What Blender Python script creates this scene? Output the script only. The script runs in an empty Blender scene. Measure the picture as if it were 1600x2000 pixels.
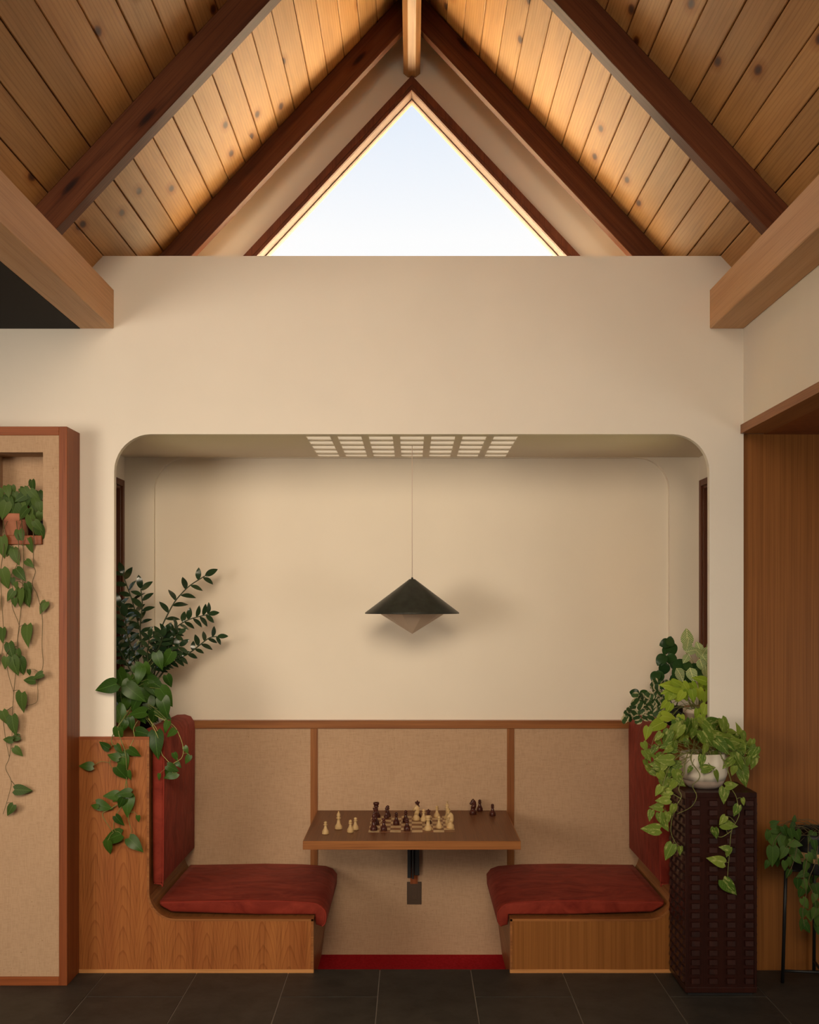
import bpy, bmesh, math, random
from mathutils import Vector, Matrix

random.seed(7)
SC = bpy.context.scene
COL = SC.collection
R = math.radians

# ------------------------------------------------------------------ camera
CAM_Y, CAM_Z, D0, S0 = -5.0, 1.62, 5.0, 440.0      # 440 px per metre on the plane Y = 0
VX, VY = 804.5, 1185.0                             # vanishing point in the 1600x2000 frame
cam = bpy.data.cameras.new('camera')
cam.sensor_fit = 'HORIZONTAL'
cam.sensor_width = 36.0
cam.lens = 36.0 * (S0 * D0) / 1600.0
cam.shift_x = -(VX - 800.0) / 1600.0
cam.shift_y = (VY - 1000.0) / 1600.0
camo = bpy.data.objects.new('camera', cam)
camo.location = (0, CAM_Y, CAM_Z)
camo.rotation_euler = (R(90), 0, 0)
COL.objects.link(camo)
SC.camera = camo

def P(px, py, Y):
    s = S0 * D0 / (D0 + Y)
    return Vector(((px - VX) / s, Y, CAM_Z + (VY - py) / s))
def PXM(Y):
    return S0 * D0 / (D0 + Y)

# ------------------------------------------------------------------ world, sun, large lights, exposure
SC.view_settings.view_transform = 'Standard'
SC.view_settings.look = 'None'
SC.view_settings.gamma = 1.0
SC.view_settings.use_curve_mapping = False
SC.view_settings.exposure = 0.0
SC.cycles.use_denoising = True
SC.cycles.caustics_reflective = False
SC.cycles.caustics_refractive = False

world = bpy.data.worlds.new('sky')
SC.world = world
world.use_nodes = True
wn, wl = world.node_tree.nodes, world.node_tree.links
wn.clear()
w_out = wn.new('ShaderNodeOutputWorld'); w_bg = wn.new('ShaderNodeBackground')
w_tc = wn.new('ShaderNodeTexCoord'); w_sep = wn.new('ShaderNodeSeparateXYZ'); w_cr = wn.new('ShaderNodeValToRGB')
wl.new(w_tc.outputs['Generated'], w_sep.inputs[0]); wl.new(w_sep.outputs['Z'], w_cr.inputs[0])
wl.new(w_cr.outputs[0], w_bg.inputs[0]); wl.new(w_bg.outputs[0], w_out.inputs[0])
el = w_cr.color_ramp.elements
el[0].position = 0.31; el[0].color = (1.0, 1.0, 1.0, 1)
el[1].position = 0.43; el[1].color = (0.74, 0.84, 0.98, 1)
e = el.new(1.0); e.color = (0.42, 0.60, 0.92, 1)
w_bg.inputs[1].default_value = 1.0

def area_light(name, loc, target, sx, sy, power, color, spread=180):
    L = bpy.data.lights.new(name, 'AREA')
    L.shape = 'RECTANGLE'; L.size = sx; L.size_y = sy
    L.energy = power; L.color = color; L.spread = R(spread)
    o = bpy.data.objects.new(name, L); COL.objects.link(o)
    o.location = loc
    o.rotation_euler = (Vector(target) - Vector(loc)).to_track_quat('-Z', 'Y').to_euler()
    return o

sun = bpy.data.lights.new('sun', 'SUN')
sun.energy = 72.0; sun.angle = R(3.0); sun.color = (1.0, 0.80, 0.50)
suno = bpy.data.objects.new('sun', sun); COL.objects.link(suno)
suno.rotation_euler = Vector((-0.03, -0.20, -0.975)).to_track_quat('-Z', 'Y').to_euler()

# daylight through the glazing of the rear gable and of the passage on the right (both behind the camera), plus an added rear fill
area_light('rear_window_daylight', (-0.7, -6.4, 3.35), (-1.2, 0.0, 1.4), 2.3, 1.6, 42, (1.0, 0.81, 0.595), 64)
area_light('left_window_daylight', (-3.6, -4.6, 1.75), (-0.4, 0.0, 1.6), 1.7, 1.6, 63, (1.0, 0.865, 0.70), 130)
area_light('rear_fill_light', (0.95, -6.4, 3.0), (-0.6, 0.0, 1.0), 1.2, 1.4, 8, (1.0, 0.85, 0.66), 70)  # added fill softening the pendant's shadow, no window stands for it
area_light('passage_window_daylight', (3.7, -2.6, 1.05), (1.0, 0.1, 0.95), 1.6, 1.1, 12, (1.0, 0.92, 0.78), 140)

# ------------------------------------------------------------------ helpers
def tag(o, label=None, cat=None, group=None, kind=None):
    if label: o['label'] = label
    if cat: o['category'] = cat
    if group: o['group'] = group
    if kind: o['kind'] = kind
    return o

def empty(name, loc=(0, 0, 0), parent=None):
    o = bpy.data.objects.new(name, None); o.empty_display_size = 0.05
    COL.objects.link(o); o.location = loc
    if parent: o.parent = parent
    return o

def link(name, me, mat=None, parent=None):
    if mat is not None:
        me.materials.clear(); me.materials.append(mat)
    o = bpy.data.objects.new(name, me); COL.objects.link(o)
    if parent:
        o.parent = parent
        o.matrix_parent_inverse = Matrix.Translation(-parent_world(parent))
    return o

def parent_world(p):
    if p.parent is None: return Vector(p.location)
    return parent_world(p.parent) + p.matrix_parent_inverse.translation + Vector(p.location)

def smooth(me):
    for f in me.polygons: f.use_smooth = True

def from_bm(name, bm, mat, parent=None, sm=False):
    bmesh.ops.recalc_face_normals(bm, faces=bm.faces)
    me = bpy.data.meshes.new(name); bm.to_mesh(me); bm.free()
    if sm: smooth(me)
    return link(name, me, mat, parent)

def bm_box(bm, x0, x1, y0, y1, z0, z1):
    v = [bm.verts.new(p) for p in ((x0,y0,z0),(x1,y0,z0),(x1,y1,z0),(x0,y1,z0),(x0,y0,z1),(x1,y0,z1),(x1,y1,z1),(x0,y1,z1))]
    for f in ((0,3,2,1),(4,5,6,7),(0,1,5,4),(1,2,6,5),(2,3,7,6),(3,0,4,7)):
        bm.faces.new([v[i] for i in f])

def box(name, x0, x1, y0, y1, z0, z1, mat, parent=None, bev=0.0, seg=2):
    bm = bmesh.new(); bm_box(bm, x0, x1, y0, y1, z0, z1)
    if bev > 0:
        bmesh.ops.bevel(bm, geom=list(bm.edges), offset=bev, segments=seg, affect='EDGES', profile=0.5)
    return from_bm(name, bm, mat, parent)

def bm_prism(bm, poly, y0, y1):
    a = [bm.verts.new((x, y0, z)) for x, z in poly]
    b = [bm.verts.new((x, y1, z)) for x, z in poly]
    bm.faces.new(a); bm.faces.new(list(reversed(b)))
    n = len(poly)
    for i in range(n):
        bm.faces.new((a[i], b[i], b[(i+1) % n], a[(i+1) % n]))

def prism(name, poly, y0, y1, mat, parent=None, bev=0.0, seg=3, sm=False):
    bm = bmesh.new(); bm_prism(bm, poly, y0, y1)
    if bev > 0:
        ed = [e for e in bm.edges if abs(e.verts[0].co.y - e.verts[1].co.y) < 1e-6]
        bmesh.ops.recalc_face_normals(bm, faces=bm.faces)
        bmesh.ops.bevel(bm, geom=ed, offset=bev, segments=seg, affect='EDGES', profile=0.5)
    return from_bm(name, bm, mat, parent, sm)

def bm_tube(bm, pts, r, n=6, r2=None, cap=True):
    pts = [Vector(p) for p in pts]
    m = len(pts)
    rings = []
    up = Vector((0.13, 0.97, 0.21))
    for i, p in enumerate(pts):
        t = (pts[min(i+1, m-1)] - pts[max(i-1, 0)])
        if t.length < 1e-9: t = Vector((0, 0, 1))
        t.normalize()
        a = t.cross(up)
        if a.length < 1e-4: a = t.cross(Vector((1, 0, 0)))
        a.normalize(); b = t.cross(a)
        rr = r if r2 is None else r + (r2 - r) * i / max(1, m - 1)
        rings.append([bm.verts.new(p + (a * math.cos(2*math.pi*k/n) + b * math.sin(2*math.pi*k/n)) * rr) for k in range(n)])
    for i in range(m - 1):
        for k in range(n):
            bm.faces.new((rings[i][k], rings[i][(k+1) % n], rings[i+1][(k+1) % n], rings[i+1][k]))
    if cap:
        bm.faces.new(rings[0]); bm.faces.new(rings[-1])

def bm_lathe(bm, prof, cx=0, cy=0, cz=0, n=24):
    rings = []
    for r, z in prof:
        if r < 1e-6:
            rings.append([bm.verts.new((cx, cy, cz + z))])
        else:
            rings.append([bm.verts.new((cx + r*math.cos(2*math.pi*k/n), cy + r*math.sin(2*math.pi*k/n), cz + z)) for k in range(n)])
    for a, b in zip(rings, rings[1:]):
        for k in range(n):
            k2 = (k + 1) % n
            if len(a) == 1 and len(b) == 1: continue
            if len(a) == 1: bm.faces.new((a[0], b[k], b[k2]))
            elif len(b) == 1: bm.faces.new((a[k], a[k2], b[0]))
            else: bm.faces.new((a[k], a[k2], b[k2], b[k]))

def lathe(name, prof, loc, mat, parent=None, n=32, sm=True):
    bm = bmesh.new(); bm_lathe(bm, prof, *loc, n=n)
    o = from_bm(name, bm, mat, parent, sm)
    return o

def spline(pts, sub=5):
    pts = [Vector(p) for p in pts]
    if len(pts) < 3: return pts
    out = []
    for i in range(len(pts) - 1):
        p0 = pts[max(i-1, 0)]; p1 = pts[i]; p2 = pts[i+1]; p3 = pts[min(i+2, len(pts)-1)]
        for k in range(sub):
            t = k / sub
            out.append(0.5 * ((2*p1) + (p2-p0)*t + (2*p0-5*p1+4*p2-p3)*t*t + (3*p1-p0-3*p2+p3)*t**3))
    out.append(pts[-1])
    return out

# ------------------------------------------------------------------ materials
def new_mat(name, rough=0.5, color=(0.8, 0.8, 0.8), spec=0.5, metal=0.0):
    m = bpy.data.materials.new(name); m.use_nodes = True
    b = m.node_tree.nodes['Principled BSDF']
    b.inputs['Base Color'].default_value = (*color, 1)
    b.inputs['Roughness'].default_value = rough
    b.inputs['Specular IOR Level'].default_value = spec
    b.inputs['Metallic'].default_value = metal
    return m, m.node_tree.nodes, m.node_tree.links, b

def coords(n, l, scale, rnd=True):
    tc = n.new('ShaderNodeTexCoord'); mp = n.new('ShaderNodeMapping')
    mp.inputs['Scale'].default_value = scale
    l.new(tc.outputs['Object'], mp.inputs['Vector'])
    if rnd:
        oi = n.new('ShaderNodeObjectInfo'); mu = n.new('ShaderNodeVectorMath'); mu.operation = 'SCALE'
        cb = n.new('ShaderNodeCombineXYZ'); cb.inputs[0].default_value = 0.71; cb.inputs[1].default_value = 1.0; cb.inputs[2].default_value = 0.43
        l.new(cb.outputs[0], mu.inputs[0])
        m10 = n.new('ShaderNodeMath'); m10.operation = 'MULTIPLY'; m10.inputs[1].default_value = 57.0
        l.new(oi.outputs['Random'], m10.inputs[0]); l.new(m10.outputs[0], mu.inputs['Scale'])
        l.new(mu.outputs[0], mp.inputs['Location'])
    return mp.outputs[0]

def noise(n, l, vec, scale, detail=4, rough=0.55, dist=0.0):
    t = n.new('ShaderNodeTexNoise'); t.inputs['Scale'].default_value = scale
    t.inputs['Detail'].default_value = detail; t.inputs['Roughness'].default_value = rough; t.inputs['Distortion'].default_value = dist
    l.new(vec, t.inputs['Vector']); return t.outputs['Fac']

def ramp(n, l, fac, stops):
    c = n.new('ShaderNodeValToRGB'); e = c.color_ramp.elements
    e[0].position, e[0].color = stops[0][0], (*stops[0][1], 1)
    e[1].position, e[1].color = stops[-1][0], (*stops[-1][1], 1)
    for p, col in stops[1:-1]:
        q = e.new(p); q.color = (*col, 1)
    l.new(fac, c.inputs[0]); return c.outputs[0]

def math_n(n, l, op, a, b=None, c=None):
    m = n.new('ShaderNodeMath'); m.operation = op
    for i, v in enumerate((a, b, c)):
        if v is None: continue
        if isinstance(v, (int, float)): m.inputs[i].default_value = v
        else: l.new(v, m.inputs[i])
    return m.outputs[0]

def mixc(n, l, fac, a, b, blend='MIX'):
    m = n.new('ShaderNodeMix'); m.data_type = 'RGBA'; m.blend_type = blend
    if isinstance(fac, (int, float)): m.inputs['Factor'].default_value = fac
    else: l.new(fac, m.inputs['Factor'])
    for i, v in ((6, a), (7, b)):
        if isinstance(v, tuple): m.inputs[i].default_value = (*v, 1)
        else: l.new(v, m.inputs[i])
    return m.outputs[2]

def bump(n, l, b, h, strength, dist=0.002):
    bp = n.new('ShaderNodeBump'); bp.inputs['Strength'].default_value = strength; bp.inputs['Distance'].default_value = dist
    l.new(h, bp.inputs['Height']); l.new(bp.outputs[0], b.inputs['Normal'])

def wood(name, dark, light, axis='Z', rough=0.42, across=16.0, along=0.7, contrast=(0.3, 0.72), vary=0.25, cathedral=False, knots=False, spec=0.22, rnd=True, fine=1.0):
    m, n, l, b = new_mat(name, rough, spec=spec)
    sc = {'X': (along, across, across), 'Y': (across, along, across), 'Z': (across, across, along)}[axis]
    v = coords(n, l, sc, rnd)
    f = noise(n, l, v, 1.0, 5, 0.6, 0.6)
    sc2 = {'X': (along*4, across*9, across*9), 'Y': (across*9, along*4, across*9), 'Z': (across*9, across*9, along*4)}[axis]
    v2 = coords(n, l, sc2, rnd)
    f2 = noise(n, l, v2, 1.0, 2, 0.5)
    mid = tuple(0.5*(a+c) for a, c in zip(dark, light))
    col = ramp(n, l, f, [(contrast[0], dark), (0.5*(contrast[0]+contrast[1]), mid), (contrast[1], light)])
    pores = ramp(n, l, f2, [(0.32, (0.55, 0.5, 0.45)), (0.5, (1, 1, 1))])
    col = mixc(n, l, 0.6*fine, col, pores, 'MULTIPLY')
    if cathedral:
        tc = n.new('ShaderNodeTexCoord'); sp = n.new('ShaderNodeSeparateXYZ'); l.new(tc.outputs['Object'], sp.inputs[0])
        pp = math_n(n, l, 'PINGPONG', math_n(n, l, 'ADD', sp.outputs['X'], 5.0), 0.062)
        q = math_n(n, l, 'MULTIPLY', math_n(n, l, 'POWER', math_n(n, l, 'DIVIDE', pp, 0.062), 1.7), 3.2)
        nz = noise(n, l, coords(n, l, (9, 9, 2.2), False), 1.0, 3, 0.5)
        h = math_n(n, l, 'ADD', math_n(n, l, 'MULTIPLY', sp.outputs['Z'], 11.0), math_n(n, l, 'ADD', q, math_n(n, l, 'MULTIPLY', nz, 3.0)))
        s = math_n(n, l, 'FRACT', h)
        ring = ramp(n, l, s, [(0.0, (1, 1, 1)), (0.75, (0.93, 0.9, 0.86)), (0.93, (0.66, 0.56, 0.48)), (1.0, (0.95, 0.95, 0.95))])
        col = mixc(n, l, 0.75, col, ring, 'MULTIPLY')
    if knots:
        ks = {'X': (2.2, 1, 9), 'Y': (7, 3.2, 1), 'Z': (6, 6, 2.2)}[axis]
        # cathedral-like figure from distorted stretched rings
        wv = n.new('ShaderNodeTexWave'); wv.wave_type = 'BANDS'; wv.bands_direction = 'X' if axis != 'X' else 'Y'
        wv.inputs['Scale'].default_value = 1.6; wv.inputs['Distortion'].default_value = 7.0; wv.inputs['Detail'].default_value = 2.0
        wv.inputs['Detail Scale'].default_value = 0.6
        l.new(coords(n, l, {'X': (1.4, 14, 14), 'Y': (14, 1.4, 14), 'Z': (14, 14, 1.4)}[axis], rnd), wv.inputs['Vector'])
        col = mixc(n, l, 0.45, col, ramp(n, l, wv.outputs['Fac'], [(0.0, (0.72, 0.62, 0.52)), (0.35, (1, 1, 1)), (1.0, (1, 1, 1))]), 'MULTIPLY')
        vo = n.new('ShaderNodeTexVoronoi'); vo.inputs['Scale'].default_value = 1.0; vo.inputs['Randomness'].default_value = 1.0
        vo.voronoi_dimensions = '2D'
        kv = coords(n, l, ks, rnd)
        if axis == 'X':
            sp_ = n.new('ShaderNodeSeparateXYZ'); cb_ = n.new('ShaderNodeCombineXYZ'); l.new(kv, sp_.inputs[0])
            l.new(sp_.outputs[0], cb_.inputs[0]); l.new(sp_.outputs[2], cb_.inputs[1]); kv = cb_.outputs[0]
        l.new(kv, vo.inputs['Vector'])
        kn = ramp(n, l, vo.outputs['Distance'], [(0.045, (0.13, 0.065, 0.035)), (0.085, (0.34, 0.2, 0.11)), (0.12, (0.78, 0.64, 0.48)), (0.26, (1, 1, 1))])
        gate = math_n(n, l, 'GREATER_THAN', n_sep(n, l, vo.outputs['Color']), 0.76)
        col = mixc(n, l, gate, col, mixc(n, l, 1.0, col, kn, 'MULTIPLY'))
    if rnd and vary > 0:
        oi = n.new('ShaderNodeObjectInfo')
        k = math_n(n, l, 'MULTIPLY_ADD', oi.outputs['Random'], vary, 1.0 - vary*0.55)
        cb = n.new('ShaderNodeCombineColor')
        for i in range(3): l.new(k, cb.inputs[i])
        col = mixc(n, l, 1.0, col, cb.outputs[0], 'MULTIPLY')
    l.new(col, b.inputs['Base Color'])
    bump(n, l, b, f2, 0.12, 0.0015)
    return m

def n_sep(n, l, col):
    s = n.new('ShaderNodeSeparateColor'); l.new(col, s.inputs[0]); return s.outputs[0]

def plaster(name, col, rough=0.9):
    m, n, l, b = new_mat(name, rough, spec=0.2)
    f = noise(n, l, coords(n, l, (1, 1, 1), False), 2.2, 3)
    c2 = tuple(c * 0.965 for c in col)
    l.new(ramp(n, l, f, [(0.35, c2), (0.65, col)]), b.inputs['Base Color'])
    bump(n, l, b, noise(n, l, coords(n, l, (1, 1, 1), False), 160, 3), 0.05, 0.001)
    return m

def fabric_burlap(name, a, c):
    m, n, l, b = new_mat(name, 0.95, spec=0.1)
    h = noise(n, l, coords(n, l, (28, 28, 340), False), 1.0, 2)
    v = noise(n, l, coords(n, l, (340, 340, 26), False), 1.0, 2)
    w = math_n(n, l, 'ADD', h, v)
    col = ramp(n, l, w, [(0.72, tuple(x*0.93 for x in a)), (0.98, a), (1.25, tuple(0.5*(x+y) for x, y in zip(a, c)))])
    big = noise(n, l, coords(n, l, (1, 1, 1), False), 3.0, 2)
    col = mixc(n, l, 1.0, col, ramp(n, l, big, [(0.3, (0.93, 0.93, 0.93)), (0.7, (1, 1, 1))]), 'MULTIPLY')
    sl = noise(n, l, coords(n, l, (130, 130, 160), False), 1.0, 1)
    col = mixc(n, l, 1.0, col, ramp(n, l, sl, [(0.20, (0.6, 0.52, 0.44)), (0.25, (1, 1, 1))]), 'MULTIPLY')
    l.new(col, b.inputs['Base Color'])
    bump(n, l, b, w, 0.14, 0.0008)
    return m

def velvet(name, a, c):
    m, n, l, b = new_mat(name, 0.75, spec=0.15)
    f = noise(n, l, coords(n, l, (5, 9, 6), True), 1.0, 4, 0.6, 1.4)
    l.new(ramp(n, l, f, [(0.33, a), (0.66, c)]), b.inputs['Base Color'])
    b.inputs['Sheen Weight'].default_value = 0.12
    b.inputs['Sheen Roughness'].default_value = 0.4
    b.inputs['Sheen Tint'].default_value = (1.0, 0.30, 0.22, 1)
    bump(n, l, b, noise(n, l, coords(n, l, (8, 12, 8), True), 1.0, 3, 0.5, 0.8), 0.35, 0.012)
    return m

M = {}
M['white'] = plaster('white_plaster', (0.80, 0.735, 0.64))
M['cream'] = plaster('cream_plaster', (0.80, 0.72, 0.60))
M['alcove_ceiling'] = plaster('alcove_ceiling_paint', (0.72, 0.63, 0.50))
M['room'] = plaster('room_plaster', (0.30, 0.16, 0.072))
M['black_ceiling'] = plaster('black_ceiling_paint', (0.022, 0.019, 0.017), 0.8)
M['deck'] = wood('pine_deck_boards', (0.44, 0.215, 0.070), (0.58, 0.31, 0.112), 'Y', 0.5, 9, 0.9, (0.28, 0.72), 0.26, knots=True, fine=0.45)
M['rafter'] = wood('dark_fir_rafter', (0.085, 0.022, 0.007), (0.17, 0.052, 0.017), 'X', 0.5, 22, 0.8, (0.3, 0.75), 0.1, knots=True)
M['ridge'] = wood('fir_ridge_beam', (0.24, 0.105, 0.034), (0.35, 0.170, 0.060), 'Y', 0.5, 26, 0.7, vary=0.1)
M['eave'] = wood('fir_eave_beam', (0.56, 0.31, 0.145), (0.66, 0.39, 0.20), 'Y', 0.5, 24, 0.7, vary=0.08, fine=0.5)
M['teak_v'] = wood('teak_vertical', (0.20, 0.068, 0.020), (0.34, 0.135, 0.042), 'Z', 0.4, 30, 0.9, vary=0.1)
M['teak_h'] = wood('teak_horizontal', (0.20, 0.068, 0.020), (0.36, 0.145, 0.045), 'X', 0.4, 34, 0.9, vary=0.1)
M['teak_y'] = wood('teak_along_depth', (0.20, 0.068, 0.020), (0.34, 0.135, 0.042), 'Y', 0.4, 30, 0.9, vary=0.1)
M['teak_cathedral'] = wood('teak_cathedral_veneer', (0.27, 0.085, 0.022), (0.38, 0.140, 0.038), 'Z', 0.4, 16, 0.9, vary=0.0, cathedral=True, rnd=False)
M['teak_straight'] = wood('teak_straight_veneer', (0.205, 0.072, 0.016), (0.31, 0.120, 0.029), 'Z', 0.4, 95, 0.6, vary=0.0, rnd=False)
M['teak_light'] = wood('light_teak_edge', (0.46, 0.20, 0.065), (0.60, 0.29, 0.10), 'X', 0.45, 30, 0.8, vary=0.05)
M['mahogany'] = wood('mahogany_frame', (0.20, 0.050, 0.014), (0.31, 0.090, 0.026), 'Z', 0.45, 26, 0.8, vary=0.1)
M['mahogany_h'] = wood('mahogany_frame_horizontal', (0.20, 0.050, 0.014), (0.31, 0.090, 0.026), 'X', 0.45, 26, 0.8, vary=0.1)
M['win_dark'] = wood('dark_window_casing', (0.13, 0.038, 0.018), (0.20, 0.062, 0.028), 'Z', 0.5, 26, 0.8, vary=0.05)
M['win_light'] = wood('light_window_lining', (0.27, 0.155, 0.115), (0.33, 0.20, 0.15), 'X', 0.5, 26, 0.8, vary=0.03)
M['alcove_win'] = wood('red_brown_window_frame', (0.095, 0.027, 0.010), (0.145, 0.044, 0.017), 'Z', 0.45, 26, 0.8, vary=0.05)
M['table'] = wood('walnut_table_top', (0.125, 0.043, 0.016), (0.185, 0.070, 0.027), 'Y', 0.38, 30, 0.9, vary=0.0)
M['ped'] = wood('carved_dark_wood', (0.018, 0.0045, 0.003), (0.040, 0.010, 0.006), 'Z', 0.32, 26, 1.0, vary=0.2, spec=0.35)
M['burlap'] = fabric_burlap('burlap', (0.46, 0.300, 0.186), (0.52, 0.355, 0.228))
M['velvet'] = velvet('red_velvet', (0.13, 0.012, 0.006), (0.24, 0.032, 0.017))
M['piping'] = new_mat('red_velvet_piping', 0.8, (0.24, 0.03, 0.018), 0.15)[0]
M['black'] = new_mat('black_metal', 0.45, (0.012, 0.012, 0.013), 0.4)[0]
M['alu'] = new_mat('aluminium_channel', 0.4, (0.6, 0.6, 0.6), 0.5, 0.9)[0]
M['soil'] = new_mat('dark_soil', 1.0, (0.018, 0.012, 0.008), 0.1)[0]
M['black_plastic'] = new_mat('black_plastic_pot', 0.5, (0.015, 0.015, 0.016), 0.4)[0]
M['outlet'] = new_mat('dark_brown_outlet_plastic', 0.5, (0.062, 0.036, 0.021), 0.4)[0]
M['outlet_hole'] = new_mat('outlet_slot', 0.8, (0.10, 0.06, 0.035), 0.3)[0]
M['grout'] = new_mat('grey_grout', 0.9, (0.26, 0.23, 0.20), 0.2)[0]
M['cord'] = new_mat('clear_lamp_cord', 0.4, (0.62, 0.48, 0.40), 0.5)[0]

def mk_slate():
    m, n, l, b = new_mat('dark_slate_tile', 0.55, spec=0.35)
    v = coords(n, l, (1, 1, 1), True)
    f = noise(n, l, v, 9, 8, 0.7, 0.4)
    l.new(ramp(n, l, f, [(0.3, (0.024, 0.021, 0.017)), (0.7, (0.054, 0.047, 0.039))]), b.inputs['Base Color'])
    bump(n, l, b, noise(n, l, v, 40, 6, 0.65), 0.25, 0.002)
    return m
M['slate'] = mk_slate()

def mk_carpet():
    m, n, l, b = new_mat('crimson_carpet', 1.0, spec=0.05)
    f = noise(n, l, coords(n, l, (1, 1, 1), False), 90, 4)
    l.new(ramp(n, l, f, [(0.3, (0.32, 0.010, 0.014)), (0.7, (0.47, 0.018, 0.024))]), b.inputs['Base Color'])
    bump(n, l, b, noise(n, l, coords(n, l, (1, 1, 1), False), 500, 2), 0.6, 0.004)
    return m
M['carpet'] = mk_carpet()

def mk_pot(name, a, c, rough=0.7, sc=14):
    m, n, l, b = new_mat(name, rough, spec=0.3)
    f = noise(n, l, coords(n, l, (1, 1, 1), True), sc, 4)
    l.new(ramp(n, l, f, [(0.3, a), (0.7, c)]), b.inputs['Base Color'])
    return m
M['terracotta'] = mk_pot('terracotta', (0.36, 0.13, 0.07), (0.46, 0.19, 0.11))
M['terracotta_orange'] = mk_pot('orange_terracotta', (0.50, 0.20, 0.08), (0.58, 0.26, 0.11))
M['cream_pot'] = mk_pot('cream_glaze', (0.60, 0.50, 0.40), (0.70, 0.60, 0.48), 0.35)
M['white_pot'] = mk_pot('ivory_glaze', (0.68, 0.61, 0.50), (0.76, 0.69, 0.58), 0.3)
M['raw_clay'] = mk_pot('unglazed_clay', (0.30, 0.23, 0.19), (0.38, 0.30, 0.25), 0.9)
M['light_wood'] = wood('pale_wood_band', (0.45, 0.28, 0.13), (0.58, 0.38, 0.19), 'X', 0.5, 26, 0.8, vary=0.05)
M['boxwood'] = mk_pot('boxwood_chess', (0.46, 0.30, 0.13), (0.56, 0.385, 0.185), 0.36, 30)
M['rosewood'] = mk_pot('rosewood_chess', (0.035, 0.009, 0.006), (0.070, 0.018, 0.011), 0.22, 30)
M['maple'] = mk_pot('maple_square', (0.50, 0.35, 0.18), (0.60, 0.43, 0.24), 0.4, 40)
M['walnut_sq'] = mk_pot('walnut_square', (0.16, 0.060, 0.024), (0.22, 0.088, 0.034), 0.4, 40)

def mk_shade():
    m, n, l, b = new_mat('charcoal_lamp_shade', 0.38, spec=0.4)
    f = noise(n, l, coords(n, l, (30, 30, 2), False), 1.0, 3)
    l.new(ramp(n, l, f, [(0.3, (0.018, 0.018, 0.014)), (0.7, (0.030, 0.032, 0.024))]), b.inputs['Base Color'])
    return m
M['shade'] = mk_shade()
m, n, l, b = new_mat('taupe_diffuser', 0.55, (0.58, 0.45, 0.33), 0.3)
M['diffuser'] = m

m = bpy.data.materials.new('window_glass'); m.use_nodes = True
n, l = m.node_tree.nodes, m.node_tree.links; n.clear()
o_ = n.new('ShaderNodeOutputMaterial'); t_ = n.new('ShaderNodeBsdfTransparent'); g_ = n.new('ShaderNodeBsdfGlossy')
g_.inputs['Roughness'].default_value = 0.02
fr = n.new('ShaderNodeFresnel'); fr.inputs['IOR'].default_value = 1.2; mx = n.new('ShaderNodeMixShader')
l.new(fr.outputs[0], mx.inputs[0]); l.new(t_.outputs[0], mx.inputs[1]); l.new(g_.outputs[0], mx.inputs[2]); l.new(mx.outputs[0], o_.inputs[0])
M['glass'] = m

def leaf_mat(name, dark, light, vein=None, pattern=None, cream=(0.7, 0.68, 0.42), rough=0.45, trans=0.22, spec=0.13):
    m = bpy.data.materials.new(name); m.use_nodes = True
    n, l = m.node_tree.nodes, m.node_tree.links
    b = n['Principled BSDF']; out = n['Material Output']
    oi = n.new('ShaderNodeObjectInfo')
    col = ramp(n, l, oi.outputs['Random'], [(0.0, dark), (1.0, light)])
    tc = n.new('ShaderNodeTexCoord'); sp = n.new('ShaderNodeSeparateXYZ'); l.new(tc.outputs['Object'], sp.inputs[0])
    ax = math_n(n, l, 'ABSOLUTE', sp.outputs['X'])
    if vein:
        mid = math_n(n, l, 'LESS_THAN', ax, 0.012)
        col = mixc(n, l, mid, col, vein)
        s = math_n(n, l, 'FRACT', math_n(n, l, 'MULTIPLY', math_n(n, l, 'SUBTRACT', sp.outputs['Y'], math_n(n, l, 'MULTIPLY', ax, 0.9)), 7.0))
        sv = math_n(n, l, 'LESS_THAN', s, 0.08)
        col = mixc(n, l, math_n(n, l, 'MULTIPLY', sv, 0.35), col, vein)
    if pattern == 'patch':
        v = coords(n, l, (7, 2.2, 7), True)
        f = noise(n, l, v, 1.0, 3, 0.6)
        k = ramp(n, l, f, [(0.54, (0, 0, 0)), (0.66, (0.75, 0.75, 0.75))])
        col = mixc(n, l, n_sep(n, l, k), col, cream)
    elif pattern == 'margin':
        f = noise(n, l, coords(n, l, (6, 6, 6), True), 1.0, 2)
        e_ = math_n(n, l, 'ADD', math_n(n, l, 'MULTIPLY', ax, 2.6), math_n(n, l, 'MULTIPLY', f, 0.7))
        k = ramp(n, l, e_, [(0.93, (0, 0, 0)), (1.03, (1, 1, 1))])
        col = mixc(n, l, n_sep(n, l, k), col, cream)
    elif pattern == 'stripes':
        s = math_n(n, l, 'FRACT', math_n(n, l, 'MULTIPLY', math_n(n, l, 'SUBTRACT', sp.outputs['Y'], math_n(n, l, 'MULTIPLY', ax, 0.8)), 11.0))
        sv = math_n(n, l, 'LESS_THAN', s, 0.36)
        col = mixc(n, l, math_n(n, l, 'MULTIPLY', sv, 0.85), col, cream)
    l.new(col, b.inputs['Base Color'])
    b.inputs['Roughness'].default_value = rough
    b.inputs['Specular IOR Level'].default_value = spec
    tr = n.new('ShaderNodeBsdfTranslucent'); l.new(col, tr.inputs[0])
    mx = n.new('ShaderNodeMixShader'); mx.inputs[0].default_value = trans
    l.new(b.outputs[0], mx.inputs[1]); l.new(tr.outputs[0], mx.inputs[2]); l.new(mx.outputs[0], out.inputs[0])
    return m

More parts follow.
